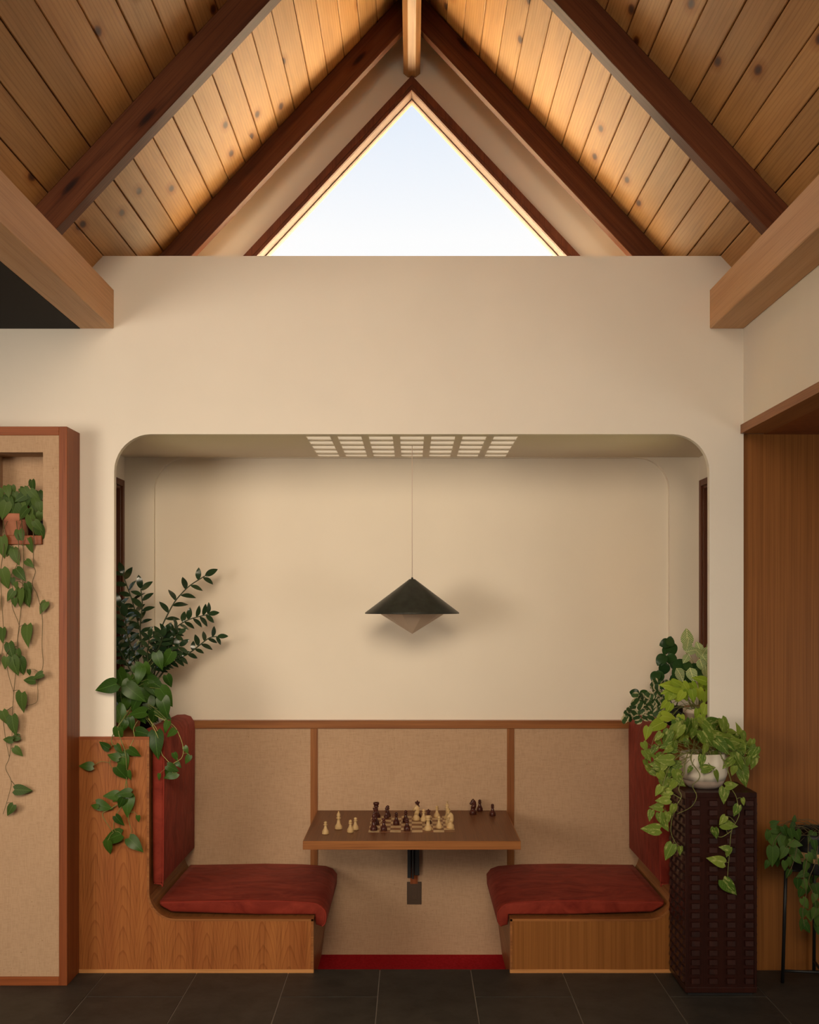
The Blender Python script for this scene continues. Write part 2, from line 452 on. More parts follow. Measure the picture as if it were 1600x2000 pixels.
M['lf_pothos'] = leaf_mat('pothos_leaf', (0.018, 0.052, 0.006), (0.052, 0.115, 0.014), (0.07, 0.15, 0.025), rough=0.34, spec=0.25)
M['lf_niche'] = leaf_mat('heartleaf_pothos_leaf', (0.038, 0.075, 0.016), (0.095, 0.150, 0.034), (0.12, 0.19, 0.055))
M['lf_zz'] = leaf_mat('zz_leaf', (0.012, 0.030, 0.012), (0.028, 0.058, 0.022), rough=0.2, trans=0.08, spec=0.4)
M['lf_golden'] = leaf_mat('golden_pothos_leaf', (0.075, 0.15, 0.020), (0.24, 0.315, 0.045), (0.28, 0.36, 0.09), pattern='patch', cream=(0.46, 0.49, 0.15))
M['lf_lime'] = leaf_mat('lime_pothos_leaf', (0.20, 0.31, 0.025), (0.36, 0.46, 0.045), (0.45, 0.55, 0.10), trans=0.3)
M['lf_rubber'] = leaf_mat('dark_round_leaf', (0.016, 0.045, 0.014), (0.034, 0.082, 0.022), rough=0.25, trans=0.1)
M['lf_hoya'] = leaf_mat('cream_edged_leaf', (0.025, 0.060, 0.016), (0.05, 0.10, 0.03), pattern='margin', cream=(0.48, 0.43, 0.26))
M['lf_birkin'] = leaf_mat('pinstriped_leaf', (0.06, 0.15, 0.03), (0.12, 0.24, 0.05), (0.7, 0.75, 0.4), pattern='stripes', cream=(0.84, 0.88, 0.58), trans=0.35)
M['lf_phil'] = leaf_mat('heartleaf_philodendron_leaf', (0.026, 0.066, 0.011), (0.085, 0.150, 0.028), (0.10, 0.17, 0.035))
M['stem'] = new_mat('green_stem', 0.5, (0.16, 0.17, 0.045), 0.3)[0]
M['stem_dark'] = new_mat('dark_green_stem', 0.5, (0.035, 0.050, 0.018), 0.3)[0]
M['stem_pale'] = new_mat('pale_green_stem', 0.5, (0.34, 0.34, 0.11), 0.3)[0]
M['stem_brown'] = new_mat('brown_green_stem', 0.6, (0.11, 0.085, 0.035), 0.3)[0]

# ------------------------------------------------------------------ key dimensions
TAN = 1.07; ANG = math.atan(TAN); COSA = math.cos(ANG); SINA = math.sin(ANG)
ZR = 4.645                     # underside of the deck at the ridge
XW = 1.473                     # inner faces of the vaulted bay
YB = 0.774                     # alcove back wall
YREAR = -7.0
zdeck = lambda x: ZR - TAN * abs(x)
ZT = 3.177                     # top of the front wall over the alcove
ZC = 2.386                     # alcove ceiling
OX = 1.3216                    # half width of the alcove opening

def arch_pts(hx, zt, r, n=10):
    pts = []
    for k in range(n + 1):
        a = math.pi - (math.pi/2) * k / n
        pts.append((-hx + r + r*math.cos(a), zt - r + r*math.sin(a)))
    for k in range(n + 1):
        a = math.pi/2 - (math.pi/2) * k / n
        pts.append((hx - r + r*math.cos(a), zt - r + r*math.sin(a)))
    return pts

# ------------------------------------------------------------------ structure: walls
xt = (ZR - ZT) / TAN
poly = [(-XW, 0.0), (-OX, 0.0)] + arch_pts(OX, ZC, 0.165) + [(OX, 0.0), (XW, 0.0), (XW, zdeck(XW)), (xt, ZT), (-xt, ZT), (-XW, zdeck(XW))]
bm = bmesh.new(); bm_prism(bm, poly, 0.0, 0.035); bm_box(bm, -4.2, -XW, 0.0, 0.035, 0.0, 2.86)
o = from_bm('wall_front', bm, M['white'])
tag(o, 'off-white plaster wall with a wide round-cornered opening onto the alcove', 'wall', kind='structure')

# back of the alcove: surround plate with the same round-cornered shape, panel set behind it
poly = [(-XW, -0.2), (-OX, -0.2)] + arch_pts(OX, ZC - 0.002, 0.165) + [(OX, -0.2), (XW, -0.2), (XW, ZC + 0.1), (-XW, ZC + 0.1)]
o = prism('wall_alcove_back', poly, YB, YB + 0.03, M['cream'])
tag(o, 'cream back wall of the alcove with a shallow round-cornered recess', 'wall', kind='structure')
box('recess_panel', -XW, XW, YB + 0.03, YB + 0.08, -0.2, ZC + 0.1, M['cream'], o)

def side_wall(s, name, label):
    # wall in plane X = s*XW with a window opening Y 0.10..0.70, Z 1.08..2.23
    bm = bmesh.new()
    a, c = (s*XW, s*(XW + 0.12)); x0, x1 = min(a, c), max(a, c)
    bm_box(bm, x0, x1, 0.035, YB + 0.08, -0.2, 1.08)
    bm_box(bm, x0, x1, 0.035, YB + 0.08, 2.232, 3.2)
    bm_box(bm, x0, x1, 0.035, 0.10, 1.08, 2.232)
    bm_box(bm, x0, x1, 0.700, YB + 0.08, 1.08, 2.232)
    o = from_bm(name, bm, M['cream'])
    return tag(o, label, 'wall', kind='structure')
side_wall(-1, 'wall_alcove_left', 'cream side wall of the alcove behind the tall dark-leaved plant')
side_wall(1, 'wall_alcove_right', 'cream side wall of the alcove behind the lime-leaved plants')

def side_window(s, name, label):
    w = empty(name, (s*XW, 0.4, 1.1)); tag(w, label, 'window', kind='structure')
    xi = s*(XW - 0.012)
    def bx(nm, xa, xb, y0, y1, z0, z1, mt):
        box(nm, min(xa, xb), max(xa, xb), y0, y1, z0, z1, mt, w, 0.002)
    bx('casing', xi, s*XW, 0.697, 0.732, 1.05, 2.262, M['alcove_win'])
    bx('casing', xi, s*XW, 0.065, 0.100, 1.05, 2.262, M['alcove_win'])
    bx('casing', xi, s*XW, 0.100, 0.697, 2.230, 2.262, M['alcove_win'])
    bx('sill', s*(XW - 0.03), s*(XW + 0.12), 0.065, 0.732, 1.05, 1.082, M['alcove_win'])
    bx('jamb', s*XW, s*(XW + 0.12), 0.686, 0.697, 1.082, 2.23, M['alcove_win'])
    bx('jamb', s*XW, s*(XW + 0.12), 0.100, 0.112, 1.082, 2.23, M['alcove_win'])
    bx('head', s*XW, s*(XW + 0.12), 0.112, 0.686, 2.216, 2.23, M['alcove_win'])
    bx('sash_stile', s*(XW + 0.04), s*(XW + 0.08), 0.632, 0.686, 1.082, 2.216, M['alcove_win'])
    bx('sash_stile', s*(XW + 0.04), s*(XW + 0.08), 0.112, 0.166, 1.082, 2.216, M['alcove_win'])
    bx('sash_rail', s*(XW + 0.04), s*(XW + 0.08), 0.166, 0.632, 2.160, 2.216, M['alcove_win'])
    bx('sash_rail', s*(XW + 0.04), s*(XW + 0.08), 0.166, 0.632, 1.082, 1.150, M['alcove_win'])
    bx('pane', s*(XW + 0.058), s*(XW + 0.062), 0.166, 0.632, 1.150, 2.160, M['glass'])
    bx('latch', s*(XW + 0.026), s*(XW + 0.041), 0.650, 0.668, 1.66, 1.72, M['black'])
side_window(-1, 'window_2', 'red-brown framed side window behind the tall dark-leaved plant')
side_window(1, 'window_3', 'red-brown framed side window behind the lime-leaved plants')

# gable wall with triangular window
ZS = 3.28; ZA = 4.276
xi = (ZA - ZS) / TAN
bm = bmesh.new()
for s in (-1, 1):
    pl = [(s*1.62, 2.95), (s*1.62, zdeck(1.62)), (0, ZR), (0, ZA), (s*xi, ZS), (0, ZS), (0, 2.95)]
    bm_prism(bm, pl, YB, YB + 0.16)
o = from_bm('wall_gable', bm, M['white'])
tag(o, 'pale gable wall around the triangular window under the roof', 'wall', kind='structure')

win = empty('window_1', (0, YB, ZS)); tag(win, 'large triangular gable window with dark wooden casing', 'window', kind='structure')
def tri_ring(nm, za_o, za_i, zb, y0, y1, mt, sill=True):
    for s in (-1, 1):
        xo, xin = (za_o - zb)/TAN, (za_i - zb)/TAN
        prism(nm, [(s*xo, zb), (0, za_o), (0, za_i), (s*xin, zb)], y0, y1, mt, win)
tri_ring('casing', 4.334, 4.286, ZS - 0.03, YB - 0.022, YB, M['win_dark'])
tri_ring('casing_bead', 4.286, 4.264, ZS, YB - 0.012, YB + 0.004, M['win_dark'])
tri_ring('lining', 4.276, 4.263, ZS, YB + 0.004, YB + 0.16, M['win_light'])
tri_ring('glazing_bead', 4.263, 4.256, ZS, YB + 0.085, YB + 0.13, M['win_light'])
box('sill', -1.0, 1.0, YB - 0.03, YB + 0.16, ZS - 0.03, ZS, M['win_dark'], win)
xg = (4.262 - ZS)/TAN
prism('pane', [(-xg, ZS), (0, 4.262), (xg, ZS)], YB + 0.105, YB + 0.110, M['glass'], win)

# ledge over the alcove (roof of the alcove box) and alcove ceiling with its grid of vent holes
o = box('ledge_top', -XW, XW, 0.035, YB, ZT - 0.06, ZT - 0.01, plaster('grey_ledge_paint', (0.36, 0.33, 0.29)))
o.name = 'ceiling_ledge'; tag(o, 'grey ledge on top of the alcove below the gable window', 'ledge', kind='structure')

ce = empty('ceiling_alcove', (0, 0.4, ZC)); tag(ce, 'cream alcove ceiling with a grid of vent holes', 'ceiling', kind='structure')
cols = [(-0.477 + 0.1413*i, -0.369 + 0.1413*i) for i in range(7)]
rows = [(0.072, 0.185), (0.2165, 0.332), (0.366, 0.485), (0.519, 0.636), (0.673, 0.758)]
TH = 0.005
box('ceiling_plate', -XW, cols[0][0], 0.035, YB, ZC, ZC + TH, M['alcove_ceiling'], ce)
box('ceiling_plate', cols[-1][1], XW, 0.035, YB, ZC, ZC + TH, M['alcove_ceiling'], ce)
for i in range(6):
    box('vent_rail', cols[i][1], cols[i+1][0], 0.035, YB, ZC, ZC + TH, M['alcove_ceiling'], ce)
ys = [0.035] + [v for r_ in rows for v in r_] + [YB]
for c0, c1 in cols:
    for k in range(0, len(ys), 2):
        box('vent_slat', c0, c1, ys[k], ys[k+1], ZC, ZC + TH, M['alcove_ceiling'], ce)
m, n, l, b = new_mat('opal_light_panel', 0.6, (0.55, 0.47, 0.36), 0.3)
b.inputs['Emission Color'].default_value = (1.0, 0.80, 0.56, 1); b.inputs['Emission Strength'].default_value = 0.42
box('light_panel', -0.6, 0.6, 0.035, YB, ZC + TH, ZC + TH + 0.01, m, ce)

# right wall over the passage, passage, left side
o = box('wall_right', XW, XW + 0.10, YREAR, 0.0, 2.427, 3.12, M['white'])
tag(o, 'off-white wall above the wood-lined passage opening', 'wall', kind='structure')
o = box('trim_1', XW - 0.014, XW + 0.10, YREAR, -0.001, 2.388, 2.427, M['teak_y'])
tag(o, 'brown wooden edge trim along the passage opening', 'trim', kind='structure')
o = box('ceiling_passage', XW + 0.10, 4.2, YREAR, 0.03, 2.388, 2.45, M['mahogany'])
tag(o, 'dark reddish wooden soffit over the passage', 'ceiling', kind='structure')
o = empty('wall_passage', (2.8, 0.03, 0)); tag(o, 'tall teak wall panel with vertical grain behind the plant stand', 'wall', kind='structure')
box('panel', XW + 0.001, 2.72, 0.02, 0.05, 0.0, 2.39, M['teak_straight'], o)
box('panel', 2.723, 4.2, 0.02, 0.05, 0.0, 2.39, M['teak_straight'], o)
o = box('ceiling_left', -4.2, -XW, YREAR, 0.0, 2.854, 2.92, M['black_ceiling'])
tag(o, 'black painted flat ceiling outside the eave beam', 'ceiling', kind='structure')
o = box('wall_left_upper', -XW - 0.1, -XW, YREAR, 0.0, 2.92, 3.12, M['white']); tag(o, 'white strip of wall above the eave beam beside the black ceiling', 'wall', kind='structure')
o = box('wall_left', -4.3, -4.2, YREAR, 0.0, 0.0, 2.9, M['room']); tag(o, 'warm plaster wall closing the room beyond the partition', 'wall', kind='structure')
o = box('wall_passage_side', 4.2, 4.3, YREAR, 0.05, 0.0, 2.5, M['room']); tag(o, 'warm plaster wall closing the passage', 'wall', kind='structure')
o = box('wall_rear', -4.3, 4.3, YREAR - 0.1, YREAR, 0.0, 4.7, M['room']); tag(o, 'warm plaster rear wall behind the camera', 'wall', kind='structure')

# ------------------------------------------------------------------ structure: roof
BW = 0.1175
NB = 20
def deck(s, name, label):
    root = empty(name, (0, 0, ZR)); tag(root, label, 'ceiling', kind='structure')
    me = bpy.data.meshes.new('ceiling_board'); bm = bmesh.new()
    g = 0.0016
    y0, y1 = YREAR, YB + 0.15
    sec = [(g + 0.003, 0.0), (g, 0.003), (g, 0.02), (BW - g, 0.02), (BW - g, 0.003), (BW - g - 0.003, 0.0)]
    a = [bm.verts.new((x, y0, z)) for x, z in sec]; b_ = [bm.verts.new((x, y1, z)) for x, z in sec]
    bm.faces.new(a); bm.faces.new(list(reversed(b_)))
    for i in range(len(sec)):
        bm.faces.new((a[i], b_[i], b_[(i+1) % len(sec)], a[(i+1) % len(sec)]))
    bmesh.ops.recalc_face_normals(bm, faces=bm.faces); bm.to_mesh(me); bm.free(); me.materials.append(M['deck'])
    rot = Matrix(((s*COSA, 0, s*SINA), (0, 1, 0), (-SINA, 0, COSA))).to_4x4()
    rng = random.Random(11 + s)
    for i in range(NB):
        ob = bpy.data.objects.new('ceiling_board', me); COL.objects.link(ob); ob.parent = root
        d = 0.01 + i * BW
        ob.matrix_local = Matrix.Translation((s*d*COSA + s*SINA*rng.uniform(-0.0015, 0.0), rng.uniform(-0.2, 0), -d*SINA)) @ rot
    # roof shell over the boards
    pl = [(0, ZR + 0.03), (s*1.60, ZR + 0.03 - TAN*1.60), (s*1.60, ZR + 0.18 - TAN*1.60), (0, ZR + 0.18)]
    prism('roof_shell', pl, YREAR - 0.1, YB + 0.20, M['black_ceiling'], root)
deck(-1, 'ceiling_left_slope', 'sloping pine board ceiling falling to the left eave beam')
deck(1, 'ceiling_right_slope', 'sloping pine board ceiling falling to the right eave beam')

def rafter(s, y0, th, name, label, group):
    me = bpy.data.meshes.new('rafter'); bm = bmesh.new()
    bm_box(bm, 0.0, 1.44/COSA, 0, th, -0.117, -0.001)
    bmesh.ops.bevel(bm, geom=list(bm.edges), offset=0.003, segments=1, affect='EDGES')
    bmesh.ops.recalc_face_normals(bm, faces=bm.faces); bm.to_mesh(me); bm.free(); me.materials.append(M['rafter'])
    ob = bpy.data.objects.new(name, me); COL.objects.link(ob)
    rot = Matrix(((s*COSA, 0, s*SINA), (0, 1, 0), (-SINA, 0, COSA))).to_4x4()
    ob.matrix_world = Matrix.Translation((s*0.03, y0, ZR - TAN*0.03)) @ rot
    tag(ob, label, 'rafter', group, 'structure')
rafter(-1, -0.763, 0.075, 'rafter', 'dark fir rafter of the near pair on the left slope', 'roof rafters')
rafter(1, -0.763, 0.075, 'rafter', 'dark fir rafter of the near pair on the right slope', 'roof rafters')
rafter(-1, 0.477, 0.06, 'rafter', 'dark fir rafter beside the gable window, left slope', 'roof rafters')
rafter(1, 0.477, 0.06, 'rafter', 'dark fir rafter beside the gable window, right slope', 'roof rafters')
poly = [(-0.043, ZR - 0.02), (-0.043, 4.352), (-0.019, 4.332), (0.019, 4.332), (0.043, 4.352), (0.043, ZR - 0.02)]
o = prism('ridge_beam', poly, YREAR, YB, M['ridge']); tag(o, 'honey-coloured fir ridge beam meeting the tip of the window', 'beam', kind='structure')
for s, nm in ((-1, 'left'), (1, 'right')):
    x0, x1 = sorted((s*1.3225, s*1.4725))
    o = box('eave_beam', x0, x1, YREAR, -0.0005, 2.854, 3.027, M['eave'], None, 0.003, 1)
    tag(o, {'left': 'square fir eave beam under the black ceiling side', 'right': 'square fir eave beam above the passage opening'}[nm], 'beam', 'eave beams', 'structure')

# added uplights hidden on the ledge, put in to brighten the roof boards
for s, lb in ((-1, 'left'), (1, 'right')):
    cx = s*0.86
    f = empty('added_uplight', (cx, 0.62, ZT - 0.01))
    tag(f, 'added unseen fill uplight on the ledge under the %s slope' % lb, 'lamp', 'added ledge fill lights')
    bm = bmesh.new()
    bm_box(bm, cx - 0.42, cx + 0.42, 0.595, 0.645, ZT - 0.010, ZT - 0.006)
    bm_box(bm, cx - 0.42, cx + 0.42, 0.595, 0.598, ZT - 0.006, ZT + 0.010)
    bm_box(bm, cx - 0.42, cx + 0.42, 0.642, 0.645, ZT - 0.006, ZT + 0.010)
    from_bm('channel', bm, M['alu'], f)
    L = bpy.data.lights.new('added_fill_strip', 'AREA'); L.shape = 'RECTANGLE'; L.size = 0.8; L.size_y = 0.035
    L.energy = 3.4; L.color = (1.0, 0.76, 0.44); L.spread = R(160)
    lo = bpy.data.objects.new('added_fill_strip', L); COL.objects.link(lo); lo.parent = f
    lo.location = (0, 0.0, 0.024)
    lo.rotation_euler = Vector((0, -0.6, 0.8)).to_track_quat('-Z', 'Y').to_euler()

# ------------------------------------------------------------------ structure: floor
fl = empty('floor', (0, 0, 0)); tag(fl, 'dark slate tile floor with thin grey joints', 'floor', kind='structure')
box('grout_bed', -4.2, 4.2, YREAR, 0.03, -0.06, -0.003, M['grout'], fl)
TW, TL, J = 0.4046, 0.81, 0.0045
XJ = (742 - VX)/ (S0*1.0)          # a joint line at the wall plane
me = bpy.data.meshes.new('floor_tile'); bm = bmesh.new()
bm_box(bm, J/2, TW - J/2, J/2, TL - J/2, -0.012, 0.0)
bmesh.ops.bevel(bm, geom=[e for e in bm.edges if all(v.co.z > -0.001 for v in e.verts)], offset=0.0015, segments=1, affect='EDGES')
bmesh.ops.recalc_face_normals(bm, faces=bm.faces); bm.to_mesh(me); bm.free(); me.materials.append(M['slate'])
rest = bmesh.new()
for i in range(-11, 11):
    x0 = XJ + i * TW
    if x0 < -4.2 or x0 + TW > 4.25: continue
    yj = -0.321 if (i % 2) else -0.321 - TL/2
    for k in range(-9, 2):
        y0 = yj + k*TL; y1 = y0 + TL
        if y0 >= 0.03 or y1 < YREAR: continue
        if y1 > 0.03:                     # cut tile at the edge of the floor
            bm = bmesh.new(); bm_box(bm, x0 + J/2, x0 + TW - J/2, y0 + J/2, 0.032, -0.012, 0.0)
            t = from_bm('floor_tile', bm, M['slate'], fl)
        elif y1 > -1.6 and abs(x0 + TW/2) < 2.6:
            t = bpy.data.objects.new('floor_tile', me); COL.objects.link(t); t.parent = fl; t.location = (x0, y0, 0)
        else:
            bm_box(rest, x0 + J/2, x0 + TW - J/2, y0 + J/2, y1 - J/2, -0.012, 0.0)
o = from_bm('floor_tile_rest', rest, M['slate'], fl); o.name = 'tiled_floor_behind_camera'; o['kind'] = 'stuff'
box('footwell_riser', -0.47, 0.47, 0.026, 0.034, -0.165, -0.013, M['grout'], fl)
o = box('floor_footwell', -0.48, 0.48, 0.034, YB, -0.19, -0.16, M['carpet']); tag(o, 'crimson carpet in the sunken footwell between the benches', 'carpet', kind='structure')
for x0_, x1_ in ((-4.3, -XW - 0.12), (XW + 0.12, 4.3)):
    o = box('wall_bounce_block', x0_, x1_, 0.055, 0.08, -0.5, 3.0, plaster('dark_bounce_block', (0.12, 0.075, 0.04)))  # added unseen siding, dark so less sun bounces through the side windows
    tag(o, 'added dark siding cutting sun bounce outside the alcove, %s of the house' % ('west' if x0_ < 0 else 'east'), 'wall', kind='structure')
o = box('roof_bounce_added', -4.3, 4.3, YB + 0.165, 5.0, 3.0, 3.1, plaster('pale_bounce_surface', (0.78, 0.74, 0.66)))  # added unseen roof, bounces sun up onto the ceiling boards
tag(o, 'added unseen pale roof bouncing sun in through the gable window', 'roof', kind='structure')
o = box('ground', -30, 30, YB + 0.1, 40, -0.7, -0.5, mk_pot('garden_ground', (0.16, 0.17, 0.08), (0.24, 0.22, 0.12), 1.0, 2)); tag(o, 'garden ground outside the alcove windows', 'ground', kind='structure')

# ------------------------------------------------------------------ dado of the alcove back wall
dd = empty('wall_dado', (0, YB, 0)); tag(dd, 'burlap dado panels with brown rail and battens behind the table', 'wall panelling', kind='structure')
b_l, b_r = ((607 - VX)/381.0, (621 - VX)/381.0), ((990 - VX)/381.0, (1004 - VX)/381.0)
ZRAIL0, ZRAIL1 = CAM_Z - (1422 - VY)/381.0, CAM_Z - (1407 - VY)/381.0
box('burlap_panel', -1.28, b_l[0], YB - 0.010, YB + 0.031, -0.16, ZRAIL0, M['burlap'], dd)
box('burlap_panel', b_l[1], b_r[0], YB - 0.010, YB + 0.031, -0.16, ZRAIL0, M['burlap'], dd)
box('burlap_panel', b_r[1], 1.28, YB - 0.010, YB + 0.031, -0.16, ZRAIL0, M['burlap'], dd)
box('batten', b_l[0], b_l[1], YB - 0.016, YB + 0.031, 0.245, ZRAIL0, M['teak_v'], dd, 0.001)
box('batten', b_r[0], b_r[1], YB - 0.016, YB + 0.031, 0.245, ZRAIL0, M['teak_v'], dd, 0.001)
box('burlap_infill', b_l[0], b_l[1], YB - 0.010, YB + 0.031, -0.16, 0.245, M['burlap'], dd)
box('burlap_infill', b_r[0], b_r[1], YB - 0.010, YB + 0.031, -0.16, 0.245, M['burlap'], dd)
box('rail', -1.28, 1.28, YB - 0.022, YB + 0.031, ZRAIL0, ZRAIL1, M['teak_h'], dd, 0.0015)

# ------------------------------------------------------------------ benches
XP = (804.5 - 293)/440.0      # inner edge of the upright front panel
ZSEAT = CAM_Z - (1793 - VY)/440.0
XE = (804.5 - 613)/440.0      # end of bench at the footwell
RC = 0.118
ZTOP = CAM_Z - (1440 - VY)/440.0
def bench_profile(off=0.0, n=10):
    # inner line of the L from the top of the back down, round the corner, to the bench end (left bench, X negative)
    pts = [(-XP + off, ZTOP)]
    for k in range(n + 1):
        a = math.pi + (math.pi/2) * k / n
        pts.append((-XP + RC + (RC - off)*math.cos(a), ZSEAT + RC + (RC - off)*math.sin(a)))
    pts.append((-XE, ZSEAT + off))
    return pts
def bench(s, name, label, face):
    root = empty(name, (s*1.0, 0.3, 0)); tag(root, label, 'bench', 'booth benches')
    F = lambda pl: [((x if s < 0 else -x), z) for x, z in pl]   # mirror the left-bench profile to side s
    inner = bench_profile()
    pl = [(-XW, 0.012), (-XW, ZTOP)] + inner + [(-XE, 0.012)]
    prism('front_panel', F(pl), -0.014, -0.0005, face, root)
    # thin edge band following the inner profile
    a, b_ = bench_profile(-0.0095), bench_profile(0.0006)
    bm = bmesh.new(); bm_prism(bm, F(b_ + list(reversed(a))), -0.0175, 0.02); from_bm('edge_band', bm, M['teak_h'], root)
    bx = lambda nm, xa, xb, y0, y1, z0, z1, mt, bv=0.0: box(nm, min(-xa*s, -xb*s), max(-xa*s, -xb*s), y0, y1, z0, z1, mt, root, bv)
    bx('end_band', -XE - 0.010, -XE + 0.0006, -0.0175, 0.015, 0.016, ZSEAT, M['teak_h'])
    bx('top_band', -XW, -XP, -0.018, -0.0005, ZTOP - 0.009, ZTOP + 0.004, M['mahogany_h'])
    bx('base_strip', -XW, -XE + 0.001, -0.0185, -0.0005, -0.003, 0.0155, M['teak_light'], 0.0015)
    # bent plywood shell (back, curve and seat deck) running back to the wall
    a, b_ = bench_profile(-0.012), bench_profile(-0.0005)
    a = [(x, z) for x, z in a]; a[0] = (a[0][0], 0.985); b_[0] = (b_[0][0], 0.985)
    bm = bmesh.new(); bm_prism(bm, F(b_ + list(reversed(a))), 0.0125, YB - 0.011); from_bm('shell', bm, M['teak_y'], root)
    # end panel, leaning back below the seat down into the footwell
    bm = bmesh.new()
    pl = [(-XE - 0.013, ZSEAT - 0.013), (-XE - 0.001, ZSEAT - 0.013), (-XE - 0.004, 0.02), (-0.462, -0.16), (-0.474, -0.16), (-XE - 0.016, 0.02)]
    bm_prism(bm, F(pl), 0.0125, YB - 0.011); from_bm('end_panel', bm, M['teak_y'], root)
    # planter ledge behind the backrest
    bx('planter_ledge', -XW + 0.002, -XP - 0.013, 0.036, YB - 0.03, 0.965, 0.985, M['teak_y'])
    return root
bench(-1, 'booth_bench', 'teak booth bench with cathedral grain front beside the burlap partition', M['teak_cathedral'])
bench(1, 'booth_bench', 'straight-grained teak booth bench partly hidden by the carved pedestal', M['teak_straight'])

# cushions
def seat_cushion(s, label):
    root = empty('seat_cushion', (s*0.75, 0.4, ZSEAT)); tag(root, label, 'cushion', 'booth cushions')
    z0, z1 = ZSEAT + 0.006, ZSEAT + 0.064
    xe = -0.381
    pl = [(-1.075, z0 + 0.012)]
    # rounded left end following the shell curve
    pl += [(-1.125, z0 + 0.040), (-1.128, z0 + 0.060), (-1.09, z1 + 0.002)]
    pl += [(-0.95, z1 + 0.004), (-0.75, z1 + 0.008), (-0.55, z1 + 0.004), (-0.44, z1 - 0.004), (-0.402, z1 - 0.018), (xe, z1 - 0.045), (xe - 0.002, ZSEAT - 0.03), (xe - 0.016, ZSEAT - 0.049), (-XE + 0.006, ZSEAT - 0.040), (-XE + 0.002, ZSEAT - 0.01), (-XE + 0.003, z0), (-0.7, z0)]
    pl = [((x if s < 0 else -x), z) for x, z in pl]
    ob = prism('cover', pl, 0.030, YB - 0.018, M['velvet'], root, 0.012, 4, True)
    bm = bmesh.new()
    top = [(-1.125, z0 + 0.050), (-1.09, z1 - 0.004), (-0.95, z1), (-0.75, z1 + 0.003), (-0.55, z1), (-0.44, z1 - 0.008), (-0.408, z1 - 0.022), (xe - 0.004, z1 - 0.05), (xe - 0.006, ZSEAT - 0.03), (xe - 0.02, ZSEAT - 0.046)]
    bm_tube(bm, spline([((x if s < 0 else -x), 0.033, z) for x, z in top], 4), 0.0028, 6); from_bm('piping', bm, M['piping'], root, True)
def back_cushion(s, label):
    root = empty('back_cushion', (s*1.13, 0.4, 0.4)); tag(root, label, 'cushion', 'booth cushions')
    zb = CAM_Z - (1727 - VY)/438.0
    pl = [(-1.155, zb + 0.01), (-1.142, zb), (-1.118, zb), (-1.108, zb + 0.012), (-1.106, 0.70), (-1.104, 0.99), (-1.108, 1.035), (-1.125, 1.062), (-1.155, 1.072), (-1.195, 1.070), (-1.225, 1.056), (-1.238, 1.03), (-1.236, 1.000), (-1.20, 0.992), (-1.158, 0.990), (-1.157, 0.70)]
    pl = [((x if s < 0 else -x), z) for x, z in pl]
    prism('cover', pl, 0.018, YB - 0.026, M['velvet'], root, 0.012, 4, True)
    bm = bmesh.new()
    loop = [(-1.150, zb + 0.004), (-1.118, zb + 0.001), (-1.110, zb + 0.014), (-1.1075, 0.7), (-1.106, 0.99), (-1.112, 1.03), (-1.13, 1.056), (-1.16, 1.066)]
    bm_tube(bm, spline([((x if s < 0 else -x), 0.0245, z) for x, z in loop], 4), 0.003, 6); from_bm('piping', bm, M['piping'], root, True)
seat_cushion(-1, 'red velvet seat cushion on the bench nearer the burlap partition')
seat_cushion(1, 'red velvet seat cushion on the bench next to the carved pedestal')
back_cushion(-1, 'upright red velvet back cushion below the tall dark-leaved plant')
back_cushion(1, 'upright red velvet back cushion behind the carved pedestal')

# ------------------------------------------------------------------ table
TZ = CAM_Z - (1643 - VY)/440.0
tb = empty('wall_table', (0, 0.4, TZ)); tag(tb, 'wall-mounted walnut table with an inlaid chessboard between the benches', 'table')
TX = 0.483
box('table_top', -TX, TX, 0.004, YB - 0.017, TZ - 0.036, TZ, M['table'], tb)
box('edge_band', -TX - 0.001, TX + 0.001, -0.001, 0.005, TZ - 0.0375, TZ + 0.0004, M['teak_h'], tb, 0.0008, 1)
box('edge_band', -TX - 0.001, -TX + 0.004, 0.005, YB - 0.017, TZ - 0.0375, TZ + 0.0004, M['teak_y'], tb, 0.0008, 1)
box('edge_band', TX - 0.004, TX + 0.001, 0.005, YB - 0.017, TZ - 0.0375, TZ + 0.0004, M['teak_y'], tb, 0.0008, 1)
cb = empty('chess_board', (0, 0, 0), None); cb.parent = tb; cb.location = (0, 0, 0)
cb.matrix_parent_inverse = Matrix.Translation(-Vector(tb.location))
HT = CAM_Z - TZ
yb0 = D0 * (HT*440.0)/(1625.5 - VY) - D0
SQ = 169.5/8.0 / PXM(yb0)
bx0 = (719.6 - VX)/PXM(yb0)
me_l = bpy.data.meshes.new('square'); bm = bmesh.new(); bm_box(bm, 0.0002, SQ - 0.0002, 0.0002, SQ - 0.0002, -0.002, 0.0008)
bmesh.ops.recalc_face_normals(bm, faces=bm.faces); bm.to_mesh(me_l); bm.free(); me_l.materials.append(M['maple'])
me_d = me_l.copy(); me_d.materials.clear(); me_d.materials.append(M['walnut_sq'])
for i in range(8):
    for k in range(8):
        q = bpy.data.objects.new('square', me_l if (i + k) % 2 == 0 else me_d); COL.objects.link(q); q.parent = cb
        q.location = (bx0 + i*SQ, yb0 + k*SQ, TZ)
